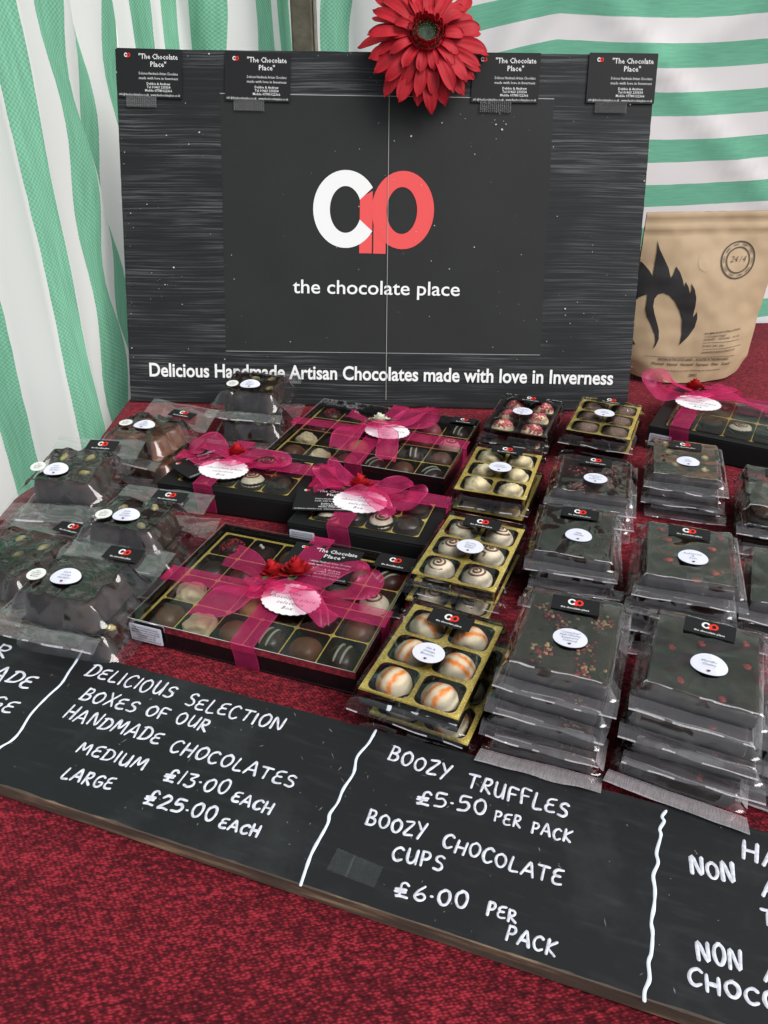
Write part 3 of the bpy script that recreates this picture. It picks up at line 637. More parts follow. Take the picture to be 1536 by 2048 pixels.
def sign():
    rng = random.Random(11)
    s = bpy.data.objects.new('shop_sign', None); C.objects.link(s); s.matrix_world = SM; s.empty_display_size = .02
    tag(s, 'large black plank-print sign with white and red emblem leaning at the back', 'sign')
    c = [sgp(262, 812), sgp(1254, 822), sgp(1313, 110), sgp(230, 98)]
    c[0] = (c[0][0], 0.002); c[1] = (c[1][0], .002)
    # outline with nibbled edges
    P = []
    for k in range(4):
        a, b = Vector(c[k]), Vector(c[(k+1) % 4]); n = 60 if k % 2 == 0 else 44
        d = (b - a).normalized(); nn = Vector((-d.y, d.x))
        for i in range(n):
            q = a + (b - a) * i / n + nn * (.0005 * noise.noise(Vector((i * .9, k * 7, 0))) + .0012 * max(0, noise.noise(Vector((i * .31, k * 3, 4))) - .25)); P.append((q.x, q.y))
    V, F = plate(P, -.005, 0); T = tess(P); F = T[1] + F[1:]
    MI = [0] * len(T[1]) + [1] * (len(F) - len(T[1]))
    mesh_obj('board_panel', V, F, [sign_mat(), mat('chipped pale foam edge', (.16, .16, .16), .8, var=.9, vscale=140)], s, MI, smooth=False)
    p = [sgp(452, 701), sgp(1080, 709), sgp(1108, 199), sgp(440, 188)]
    mesh_obj('centre_panel', *plate(p, .0001, .0004), mat('plain charcoal print', (.0155, .016, .016), .55, spec=.22, var=.12, vscale=12), s, smooth=False)
    L = []
    def line(a, b, wd, z):
        a = Vector((*a, z)); b = Vector((*b, z)); d = (b - a).normalized(); q = Vector((-d.y, d.x, 0)) * wd / 2
        L.append(([a - q, b - q, b + q, a + q], [(0, 1, 2, 3)]))
    line(sgp(440, 187), sgp(1108, 198), .0008, .0006); line(sgp(452, 702), sgp(1080, 710), .0006, .0006)
    for q in L: mesh_obj('panel_border', q[0], q[1], mat('thin grey print', (.34, .34, .34), .6), s, smooth=False)
    L.clear(); line(sgp(779, 150), sgp(772, 800), .0007, .0022)
    V, F, _ = join(L); mesh_obj('panel_seam', V, F, mat('pale board seam', (.30, .29, .27), .7), s, smooth=False)
    a, b = sgp(627, 420), sgp(868, 425); cx = (a[0] + b[0]) / 2; _, cyy = sgp(748, 422)
    V, F, MI = join(emblem(cx, cyy, b[0] - a[0], .0008)); mesh_obj('emblem', V, F, [M_WHITE, mat('sign coral red', (.66, .07, .07), .55, spec=.3)], s, MI, smooth=False)
    def line_text(t, pa, pb, h, bold, name, sp=1.0):
        A, B = sgp(*pa), sgp(*pb); V, F = text_fit(t, 0, 1, 0, None, bold, 0, 0, 4, sp)
        ln = Vector((B[0] - A[0], B[1] - A[1])); l = ln.length; d = ln.normalized()
        hy = (sgp(pa[0], pa[1] - h)[1] - A[1]) / .69
        V0 = text2d(t, bold, 0, 4, sp); sx = l / (V0[3] - V0[2])
        W = [(A[0] + d.x * (v.x - V0[2]) * sx - d.y * v.y * hy, A[1] + d.y * (v.x - V0[2]) * sx + d.x * v.y * hy, .0014) for v in V0[0]]
        mesh_obj(name, W, V0[1], mat('bright white print', (.72, .72, .715), .55, spec=.3), s, smooth=False)
    line_text('the chocolate place', (586, 586), (919, 592), 27, .008, 'business_name')
    line_text('Delicious Handmade Artisan Chocolates made with love in Inverness', (300, 752), (1225, 769), 26, .022, 'slogan')
    parts = []
    for k in range(210):
        if k < 90:
            x = rng.uniform(-.345, .335); y = rng.uniform(.03, .445)
        elif k < 150:
            e = rng.choice([0, 1, 2]); x, y = ((-.353 + rng.random() * .006, rng.uniform(.05, .44)), (.335 - rng.random() * .005, rng.uniform(.03, .44)), (rng.uniform(-.34, .33), .447 - rng.random() * .004))[e]
        else:
            g = rng.choice([(-.30, .17), (-.28, .33), (.13, .37), (.25, .12), (-.33, .25), (.30, .40)]); x = rng.gauss(g[0], .018); y = rng.gauss(g[1], .012)
        r = rng.choice([.0004, .0005, .0007, .0011]) * rng.uniform(.5, 1.2); n = 5; a0 = rng.random() * 6
        parts.append(([Vector((x + r * rng.uniform(.4, 1.4) * math.cos(a0 + k2 * 1.256), y + r * rng.uniform(.4, 1.2) * math.sin(a0 + k2 * 1.256), .0017 + .00001 * (k % 7))) for k2 in range(n)], [tuple(range(n))]))
    V, F, _ = join(parts); mesh_obj('marking', V, F, mat('white paint chips', (.50, .50, .49), .8), s, smooth=False)['kind'] = 'stuff'
    return s
SIGN = sign()
def card_parts(root, wdt=.085, h=.058, tape=True, z=.0):
    V, F = plate(rrect(wdt, h, .0006, 1), z, z + .0006); mesh_obj('card_sheet', V, F, M_LABELK, root, smooth=False)
    V, F, MI = join(emblem(-wdt*.335, h*.36, wdt*.095, z + .0009, .00008, 20)); mesh_obj('emblem', V, F, [M_WHITE, M_REDS], root, MI, smooth=False)
    cx = wdt * .14; zt = z + .0010
    T = [('"The Chocolate', cx, h*.29, h*.105, .012), ('Place"', cx, h*.135, h*.105, .012), ('Delicious Handmade Artisan Chocolates', cx, -h*.03, h*.055, 0), ('made with love in Inverness', cx, -h*.125, h*.055, 0),
         ('Debbie & Andrew', cx, -h*.235, h*.05, .012), ('Tel 01463 233554', cx, -h*.305, h*.05, .012), ('Mobile 07780122366', cx, -h*.375, h*.05, .012),
         ('info@thechocolateplace.co.uk   www.thechocolateplace.co.uk', 0, -h*.465, h*.05, 0)]
    parts = []
    for t, x, y, cap, bo in T:
        v, f = text_c(t, x, y, cap, bo, 0, zt, 1)
        wm = max(q.x for q in v) - min(q.x for q in v); lim = wdt * (.60 if x else .94)
        if wm > lim: v = [Vector((x + (q.x - x) * lim / wm, q.y, q.z)) for q in v]
        parts.append((v, f))
    V, F, _ = join(parts); mesh_obj('lettering', V, F, mat('card white print', (.62, .62, .62), .6), root, smooth=False)
    if tape:
        def fn(a, b): return Vector((-.031 + a*.040, -h/2 - .0115 + b*.014, z + .0012 + .0005 * math.sin(a * 100)))
        V, F = grid(90, 4, fn); mesh_obj('tape_strip', V, F, TAPE, root)
CARD0 = None
def cards():
    global CARD0
    lab = ['black business card taped at the left top corner of the sign', 'black business card taped left of the red flower on the sign top',
           'black business card half hidden behind the red flower petals', 'black business card taped at the right top corner of the sign']
    Q = [((300, 148), 1.5), ((516, 155), 1.5), ((1011, 157), .6), ((1243, 158), .8)]
    for k, ((px, py), a) in enumerate(Q):
        if k == 0:
            r = bpy.data.objects.new('business_card', None); C.objects.link(r); r.empty_display_size = .01; card_parts(r); CARD0 = r; ch = list(r.children)
        else:
            r = CARD0.copy(); C.objects.link(r)
            for c_ in ch:
                d = c_.copy(); C.objects.link(d); d.parent = r
        x, y = sgp(px, py)
        r.matrix_world = SM @ Matrix.Translation((x, y, .0018)) @ Matrix.Rotation(R(-a), 4, 'Z')
        tag(r, lab[k], 'business card', 'business cards taped along the top of the sign')
cards()

# ================================================================== FLOWER
def petal(L, W, droop, lift, tipw=.6, n=13, m=5, seed=0):
    """a grooved silk petal growing along +x"""
    def fn(a, b):
        b = 1 - (1 - b) ** 1.8; x = L * b; wd = W * (.34 + .66 * math.sin(min(1, b * 1.35) * math.pi * .5) ** 1.2) * math.sqrt(max(.0, 1 - max(0, (b - .70) / .305) ** 2.4))
        y = (a - .5) * wd; e = abs(a - .5) * 2
        tip = .05 * L * (math.cos(a * 12.6 + seed) * .5) * max(0, b - .8) * 5 * .35
        z = lift * math.sin(b * 2.2) - droop * b * b + .05 * W * math.cos(a * 19) * (1 - b * .5) + .10 * W * (e ** 2) + .12 * W * noise.noise(Vector((b * 3, a * 2, seed)))
        return Vector((x + tip - .04 * L * e * e * b, y, z))
    return grid(m * 2 - 1, n, fn)
def gerbera():
    rng = random.Random(3)
    axis = (s_n * .86 + Vector((0, 0, .20)) + Vector((.08, 0, 0))).normalized()
    c = hit(852, 80, s_o + s_n * .030, s_n)
    X = Vector((1, 0, 0)); X = (X - axis * X.dot(axis)).normalized(); Y = axis.cross(X)
    M = Matrix((X, Y, axis)).transposed().to_4x4(); M.translation = c
    r = bpy.data.objects.new('fabric_gerbera', None); C.objects.link(r); r.matrix_world = M; r.empty_display_size = .02
    tag(r, 'big red fabric gerbera flower fixed on the top edge of the sign', 'artificial flower')
    def ring(n, L, W, droop, lift, z, r0, name, mt, jit=.12, a0=0):
        parts = []
        for k in range(n):
            a = 2 * math.pi * (k + rng.uniform(-.22, .22)) / n + a0; Lk = L * rng.uniform(1 - jit, 1 + jit); 
            v, f = petal(Lk, W * rng.uniform(.85, 1.15), droop * rng.uniform(.5, 1.6), lift * rng.uniform(.5, 1.4), seed=k * 1.7 + L * 100)
            Mx = Matrix.Rotation(a, 4, 'Z') @ Matrix.Translation((r0, 0, z + rng.uniform(-.0015, .0015))) @ Matrix.Rotation(rng.uniform(-.25, .25), 4, 'X')
            parts.append(xf((v, f), Mx))
        V, F, _ = join(parts); mesh_obj(name, V, F, mt, r)
    ring(22, .068, .0185, .016, .006, -.004, .012, 'outer_petals', M_PETAL)
    ring(20, .060, .0165, .012, .008, .002, .011, 'middle_petals', M_PETAL, a0=.2)
    ring(14, .037, .0135, .006, .010, .007, .010, 'inner_petals', M_PETAL, .25, a0=.5)
    parts = []
    for lay, (n, rr, h, wd) in enumerate(((26, .0205, .012, .006), (24, .0175, .013, .0055), (22, .0150, .012, .005))):
        for k in range(n):
            a = 2 * math.pi * (k + rng.uniform(-.3, .3)) / n; hh = h * rng.uniform(.75, 1.2)
            v, f = petal(hh, wd, -.004, .001, n=6, m=3, seed=k)
            parts.append(xf((v, f), Matrix.Rotation(a, 4, 'Z') @ Matrix.Translation((rr * .95, 0, .007 + lay * .0012)) @ Matrix.Rotation(R(-52 - lay * 9), 4, 'Y')))
    V, F, _ = join(parts); mesh_obj('fringe_petals', V, F, M_PETAL, r)
    V, F = grid(28, 8, lambda a, b: Vector((.0185 * (1 - b) * math.cos(a * 6.2832), .0185 * (1 - b) * math.sin(a * 6.2832), .011 + .004 * math.sin(b * 2.4) - .002 * b)))
    mesh_obj('flower_disc', V, F, M_DISC, r)
    parts = []; sp = []
    for k in range(150):
        a = k * 2.39996; q = .0045 + .0125 * math.sqrt(k / 150); z = .0145 - 60 * (q - .009) ** 2
        P = Vector((q * math.cos(a), q * math.sin(a), z)); T = P + Vector((math.cos(a) * .0006, math.sin(a) * .0006, .0022 + .0006 * rng.random()))
        parts.append(tube([P, T], .00035, 4)); sp.append(blob(T, .00045, k, 1, .1)) if k % 2 else None
    V, F, _ = join(parts); mesh_obj('stamens', V, F, M_DISC, r)
    V, F, _ = join(sp); mesh_obj('pollen', V, F, M_SEED, r)
    V, F = tube([(0, 0, -.004), (0, -.004, -.012), (0, -.008, -.020)], .003, 8); mesh_obj('stem', V, F, M_LEAF, r)
gerbera()

# ================================================================== BROWN COFFEE BAG
def bag():
    b0 = Vector((.452, 1.125, 0)); rz = R(5)
    r = thing('coffee_bag', 'brown kraft paper pouch with black flame print standing right of the sign', 'coffee bag', b0, rz)
    Wt, Wb, H = .200, .186, .236
    def surf(u, v, off=0.0):
        wv = Wb + (Wt - Wb) * v; x = (u - .5) * wv * (1 - .10 * max(0, .12 - v) / .12)
        bul = (math.sin(min(1, (1 - v) * 1.15) * math.pi * .5) ** 1.3); e = 1 - (abs(u - .5) * 2) ** 2.6
        y = -.036 * bul * (.35 + .65 * e) - off
        y += -.0022 * math.sin(u * 9 + v * 6) * bul + .003 * noise.noise(Vector((u * 3, v * 4, 1))) + .0018 * noise.noise(Vector((u * 9, v * 12, 4)))
        if v > .86: y += .0012 * math.sin((v - .86) * 90)
        z = H * v - .014 * (1 - v) ** 3 * (1 - (abs(u - .5) * 2) ** 2) * 0
        z += .010 * (abs(u - .5) * 2) ** 2 * max(0, 1 - v * 5)
        x += .008 * v
        return Vector((x, y, z))
    V, F = grid(60, 60, surf); mesh_obj('front_panel', V, F, M_KRAFT, r)
    def back(u, v):
        p = surf(u, v); q = surf(u, v); p.y = .030 * (1 - v) ** .8 * (1 - (abs(u - .5) * 2) ** 4) + .0012; return p
    V, F = grid(30, 30, back); mesh_obj('back_panel', V, F, M_KRAFT, r)
    def gus(s):
        def fn(a, b):
            p = surf(s, b); q = back(s, b); m = p.lerp(q, a); m.x += (.012 if s < .5 else -.012) * math.sin(a * math.pi) * (1 - b); return m
        return grid(6, 30, fn)
    for s_ in (0, 1):
        V, F = gus(s_); mesh_obj('side_gusset', V, F, M_KRAFT, r)
    V, F = grid(30, 6, lambda a, b: surf(a, 0).lerp(back(a, 0), b)); mesh_obj('base', V, F, M_KRAFT, r)
    # print: pixel outline -> u, v on the front panel
    TLx, TRx = (1303, 437), (1560, 426)
    Mi = r.matrix_basis.copy()
    Rm = Matrix.Translation(b0) @ Matrix.Rotation(rz, 4, 'Z')
    Ri = Rm.inverted(); cam0 = Ri @ Vector((0, 0, HCAM))
    def uv(px, py):
        d = (Ri.to_3x3() @ ray(px, py)); t = (-.026 - cam0.y) / d.y; p = cam0 + d * t
        v = min(.999, max(.001, p.z / H)); wv = Wb + (Wt - Wb) * v
        return ((p.x - .008 * v) / wv + .5, v)
    def wrap(VF, off, cell=.05):
        bm = bmesh.new(); vs = [bm.verts.new((v[0], v[1], 0)) for v in VF[0]]
        for f in VF[1]:
            try: bm.faces.new([vs[i] for i in f])
            except ValueError: pass
        k = -10
        for ax in (0, 1):
            for k in range(1, int(1 / cell)):
                g = bm.verts[:] + bm.edges[:] + bm.faces[:]; no = (1, 0, 0) if ax == 0 else (0, 1, 0)
                bmesh.ops.bisect_plane(bm, geom=g, plane_co=(k*cell, k*cell, 0), plane_no=no, dist=1e-6)
        bm.verts.index_update(); V = [surf(min(1, max(0, v.co.x)), v.co.y, off) for v in bm.verts]; F = [tuple(v.index for v in f.verts) for f in bm.faces]; bm.free(); return V, F
    z6 = lambda x, y: (1230 + x*.1992, 400 + y*.1992)
    fl = [(290, 645), (340, 670), (390, 730), (420, 790), (450, 680), (470, 560), (485, 435), (500, 520), (545, 620), (575, 700), (585, 800), (620, 750), (650, 685), (680, 740), (700, 820), (705, 885), (725, 830), (745, 880), (750, 945), (770, 900), (775, 840), (800, 900), (812, 980), (800, 1060), (770, 1170), (800, 1140), (815, 1110), (812, 1180), (780, 1270), (720, 1350), (625, 1440), (655, 1330), (668, 1200), (650, 1110), (610, 1020), (560, 965), (510, 945), (460, 960), (420, 1010), (403, 1080), (408, 1150), (430, 1250), (440, 1310), (430, 1390), (400, 1450), (372, 1487), (398, 1420), (400, 1350), (375, 1270), (340, 1180), (330, 1110), (345, 1040), (358, 968), (310, 985), (270, 1010), (240, 1045), (225, 900), (240, 760)]
    V, F = wrap(tess([uv(*z6(*p)) for p in fl]), .0012); mesh_obj('flame_print', V, F, mat('black flame ink', (.012, .011, .011), .55, spec=.3), r)
    fl2 = [(180, 1360), (195, 1400), (220, 1465), (190, 1468), (165, 1470), (160, 1400)]
    parts = [wrap(tess([uv(*z6(*p)) for p in fl2]), .0012)]
    cu, cv = uv(*z6(1283, 622)); au = abs(uv(*z6(1463, 622))[0] - cu); av = abs(uv(*z6(1283, 436))[1] - cv)
    def ringp(k0, k1):
        n = 48; V = []; F = []
        for k in range(n):
            a = 6.28318 * k / n; V += [(cu + au*k0*math.cos(a), cv + av*k0*math.sin(a)), (cu + au*k1*math.cos(a), cv + av*k1*math.sin(a))]
        for k in range(n): F.append((2*k, 2*k+1, (2*k+3) % (2*n), (2*k+2) % (2*n)))
        return V, F
    st_ = [wrap(ringp(1.0, .93), .0012, .1), wrap(ringp(.70, .64), .0012, .1)]
    for k in range(10):   # curved legend between the rings
        a0 = 2.0 - k * .628
        for j, ch in enumerate('ROASTED'):
            if j == 6: continue
            v, f = text2d('.' if j == 5 else ch, .01)[:2]; a = a0 - j * .075; cap = .12
            st_.append(wrap(([(cu + au*(.78*math.cos(a)) + au*(v_.x*math.sin(a) + v_.y*math.cos(a))*cap, cv + av*(.78*math.sin(a)) + av*(-v_.x*math.cos(a) + v_.y*math.sin(a))*cap) for v_ in v], f), .0013, .25))
    for c_, ox in (('24', -.46), ('/', .05), ('4', .22)):
        v, f = text2d(c_, -.01, .3)[:2]; st_.append(wrap(([(cu + au*(ox + v_.x*.42), cv + av*(-.1 + v_.y*.46)) for v_ in v], f), .0012, .25))
    V, F, _ = join(st_); mesh_obj('date_stamp', V, F, mat('brown black ink', (.035, .022, .015), .6), r)
    T = [('DRUMMUIR INDUSTRIAL ESTATE', (875, 1335), (1255, 1300), 18), ('7 LOTLAND STREET', (870, 1365), (1090, 1352), 18), ('INVERNESS  -  HIGHLAND  -  IV1 1ST', (862, 1395), (1240, 1365), 18),
         ('01463 242 206', (848, 1455), (1055, 1445), 18), ('INVERNESSCOFFEEROASTING.CO.UK', (835, 1520), (1180, 1492), 18),
         ('GROWN IN THE GOOD LANDS  -  ROASTED IN THE HIGHLANDS', (410, 1598), (1105, 1590), 26), ('Washed   Natural   Honeyed   Espresso   Filter   Decaf', (345, 1645), (1120, 1640), 26),
         ('The bag you are holding is recyclable', (450, 1705), (1030, 1690), 14), ('250G', (715, 1752), (790, 1750), 26)]
    for t, a, b, h in T:
        A, B = uv(*z6(*a)), uv(*z6(*b)); hv = abs(uv(*z6(a[0], a[1] - h))[1] - A[1]) / .69
        v, f, x0, x1 = text2d(t, .012 if h > 20 else .004)
        parts.append(wrap(([(A[0] + (B[0] - A[0]) * (q.x - x0) / (x1 - x0), A[1] + (B[1] - A[1]) * (q.x - x0) / (x1 - x0) + q.y * hv) for q in v], f), .0012, .2))
    def rule(a, b, th=.0022):
        A, B = uv(*z6(*a)), uv(*z6(*b)); return wrap(([(A[0], A[1]), (B[0], B[1]), (B[0], B[1] + th), (A[0], A[1] + th)], [(0, 1, 2, 3)]), .0012, .05)
    parts += [rule((300, 1565), (1180, 1550)), rule((855, 1418), (1240, 1395)), rule((845, 1482), (1260, 1450))]
    V, F, _ = join(parts); mesh_obj('lettering', V, F, MATS['brown black ink'], r)
    V, F = wrap(ringp2 := ([(uv(*z6(950, 635))[0] + .06*math.cos(k*.2618), uv(*z6(950, 635))[1] + .055*math.sin(k*.2618)) for k in range(24)], [tuple(range(24))]), .0004, .1)
    mesh_obj('valve', V, F, M_KRAFT, r)
bag()

# ================================================================== CONFECTIONERY PARTS
def sticker(parent, name, VF, m, subs=()):
    o = mesh_obj(name, VF[0], VF[1], m, parent, smooth=False)
    for nm, V, F, mm, mi in subs: mesh_obj(nm, V, F, mm, o, mi, smooth=False)
    return o
def brand_sticker(parent, M, wdt=.034, h=.0165):
    P = plate(rrect(wdt, h, .0012, 2), 0, .0003)
    e = join(emblem(0, h*.14, wdt*.33, .0004, .00005, 16)); t = text_c('the chocolate place', 0, -h*.34, h*.12, .012, 0, .0005, 1); s = wdt*.60 / (max(v.x for v in t[0]) - min(v.x for v in t[0]))
    t = ([Vector((v.x*s, v.y, v.z)) for v in t[0]], t[1])
    sticker(parent, 'brand_sticker', xf(P, M), M_LABELK, (('emblem', *xf((e[0], e[1]), M), [M_WHITE, M_REDS], e[2]), ('lettering', *xf(t, M), M_WHITE, None)))
HEART = [(.0, -.9), (-.5, -.35), (-.85, .1), (-.85, .5), (-.5, .75), (-.18, .68), (0, .45), (.18, .68), (.5, .75), (.85, .5), (.85, .1), (.5, -.35)]
def name_sticker(parent, M, lines, rx=.0118, ry=.0105, bend=0.0):
    P = plate(ell(rx, ry), 0, .0003); n = len(lines); cap = min(.0021, rx * .92 / (n + 1.6)) ; pit = cap * 1.55; parts = []
    y0 = pit * (n - 1) / 2 + cap * .1
    for k, t in enumerate(lines):
        v, f = text_c(t, 0, y0 - k*pit, cap, .0, 0, .0005, 1); wm = max(q.x for q in v) * 2; lim = 2 * rx * math.sqrt(max(.1, 1 - ((y0 - k*pit) / ry) ** 2)) * .84
        if wm > lim: v = [Vector((q.x * lim / wm, q.y, q.z)) for q in v]
        parts.append((v, f))
    L = join(parts); H = tess([(x * rx*.115, y * rx*.115 - ry*.66) for x, y in HEART]); H = ([Vector((v.x, v.y, .0005)) for v in H[0]], H[1])
    def bd(VF): return [Vector((v.x, v.y, v.z - bend * (v.x / rx) ** 2 * rx)) for v in VF[0]], VF[1]
    sticker(parent, 'name_sticker', xf(bd(P), M), M_STICK, (('lettering', *xf(bd((L[0], L[1])), M), M_INKG, None), ('heart', *xf(bd(H), M), M_HEART, None)))
def round_sticker(parent, M, r=.0075):
    P = plate(ell(r, r), 0, .0003); parts = []
    for k, t in enumerate(('Rich', 'Handmade', 'Chocolate', 'Marzipan')):
        v, f = text_c(t, 0, r*(.42 - .30*k), r*.17, .01, 0, .0005, 1); parts.append((v, f))
    L = join(parts); sticker(parent, 'round_sticker', xf(P, M), M_STICK2, (('lettering', *xf((L[0], L[1]), M), M_INK, None),))
def MX(x, y, z, rz=0.0, tx=0.0, ty=0.0):
    return Matrix.Translation((x, y, z)) @ Matrix.Rotation(rz, 4, 'Z') @ Matrix.Rotation(tx, 4, 'X') @ Matrix.Rotation(ty, 4, 'Y')

def tri(t): t = t - math.floor(t); return 1 - abs(2*t - 1)
def crumple_fn(seed, sc=1.0, n=4):
    rng = random.Random(seed); W = []
    for k in range(n):
        a = rng.uniform(0, math.pi); wl = rng.uniform(.016, .042) * sc; W.append((math.cos(a) / wl, math.sin(a) / wl, rng.random(), rng.uniform(.5, 1), rng.random() * 9))
    tot = sum(q[3] for q in W); so_ = Vector((rng.random() * 50, rng.random() * 50, 0))
    def fn(x, y):
        wv = noise.noise(Vector((x * 38, y * 38, 0)) + so_) * .55; s = 0
        for a, b, p, am, q in W: s += am * tri(a*x + b*y + p + wv)
        s /= tot
        r = 1 - abs(noise.noise(Vector((x * 60, y * 60, 3)) + so_)) * 1.6
        return s * .75 + .25 * r
    return fn
def film(W, L, sw, slen, top, low, fin_f, fin_b, seed, amp, sc=1.0, droop=.003, back_up=0.0, front_lift=0.0, surf=None, nfold=False):
    """a sealed sheet of cellophane over a block: tent over the block, flat crimped fins front and back"""
    cf = crumple_fn(seed, sc); rng = random.Random(seed + 7)
    xs = [-W/2 + W * i / 52 for i in range(53)]
    y0, y1 = -L/2, L/2
    ys = []
    nf = 14
    for k in range(nf): ys.append((y0 - fin_f * (1 - k / nf), 'f', k))
    for k in range(61): ys.append((y0 + L * k / 60, 'm', k))
    for k in range(nf): ys.append((y1 + fin_b * (k + 1) / nf, 'b', k))
    ys += [(-slen/2 + q, 'm', 0) for q in (-.0016, -.0008, .0008, .0016)]; ys.sort(key=lambda q: q[0])
    sk = rng.uniform(-.04, .04)
    def h(x, y):
        ex = max(0, abs(x) - sw/2) / max(.002, (W - sw)/2); ey = max(0, abs(y) - slen/2) / max(.002, (L - slen)/2)
        d = min(1, math.hypot(ex, ey)); c = cf(x, y)
        k = 1 - (d * d * (3 - 2*d))
        base = low + ((surf(x, y) if surf and d < 1e-6 else (surf(max(-sw/2, min(sw/2, x)), max(-slen/2, min(slen/2, y))) if surf else top)) - low) * k
        ridge = .0009 * max(0, 1 - abs(y + slen/2) / .0012) * (abs(x) < sw * .52)
        return base + ridge + .0004 + amp * c * (1 + .9 * (d > 0) * (1 - d) ) * (.35 + .65 * (1 - d * .75))
    V = []
    for y, t, k in ys:
        for x in xs:
            yy = y + sk * x
            if t == 'm': V.append(Vector((x, yy + .0016 * noise.noise(Vector((x * 32, seed * 2.1, 0))) * math.exp(-((y + slen/2) / .006) ** 2), h(x, y))))
            else:
                ye = y0 if t == 'f' else y1; q = abs(y - ye)
                fl = fin_f if t == 'f' else fin_b; f_ = q / max(fl, 1e-6)
                z = h(x, ye) * (1 - f_) ** 2 + (low + .0004) * (1 - (1 - f_) ** 2) + (.00022 if k % 2 else -.00022)
                z += -droop * f_ * f_ + .0012 * noise.noise(Vector((x * 40, seed, f_ * 2))) * f_ * 1.5
                if t == 'b': z += back_up * f_
                else: z += front_lift * f_
                xx = x * (1 + .03 * f_ * math.sin(seed)) 
                V.append(Vector((xx, yy + .0008 * noise.noise(Vector((x * 60, seed, 1))), z)))
    F = []; MI = []; n = len(xs)
    for j in range(len(ys) - 1):
        sl_ = 1 if (ys[j][1] == 'f' or ys[j+1][1] == 'b') else 0
        fold = not sl_ and abs((ys[j][0] + ys[j+1][0]) / 2 + slen/2) < .0009  # rows along the front fold take the painted highlight
        rim = j == 0  # outer fin row takes the painted highlight too
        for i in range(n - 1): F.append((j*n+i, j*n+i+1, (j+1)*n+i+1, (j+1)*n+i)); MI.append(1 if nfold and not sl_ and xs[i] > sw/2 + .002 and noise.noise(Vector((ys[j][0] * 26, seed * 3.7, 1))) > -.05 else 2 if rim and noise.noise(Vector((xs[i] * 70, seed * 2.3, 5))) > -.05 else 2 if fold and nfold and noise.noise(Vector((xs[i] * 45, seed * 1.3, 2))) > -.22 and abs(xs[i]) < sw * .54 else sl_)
    return V, F, MI
SHADE = 0

def bits(n, w, l, z, rng, r0, r1, centres=None, sg=.006, flatz=.5):
    parts = []
    for k in range(n):
        if centres: c = rng.choice(centres); x = rng.gauss(c[0], sg); y = rng.gauss(c[1], sg)
        else: x = rng.uniform(-w/2, w/2); y = rng.uniform(-l/2, l/2)
        if abs(x) > w/2 or abs(y) > l/2: continue
        parts.append(blob((x, y, z), rng.uniform(r0, r1), k, 1, .5, flatz))
    return join(parts)[:2]

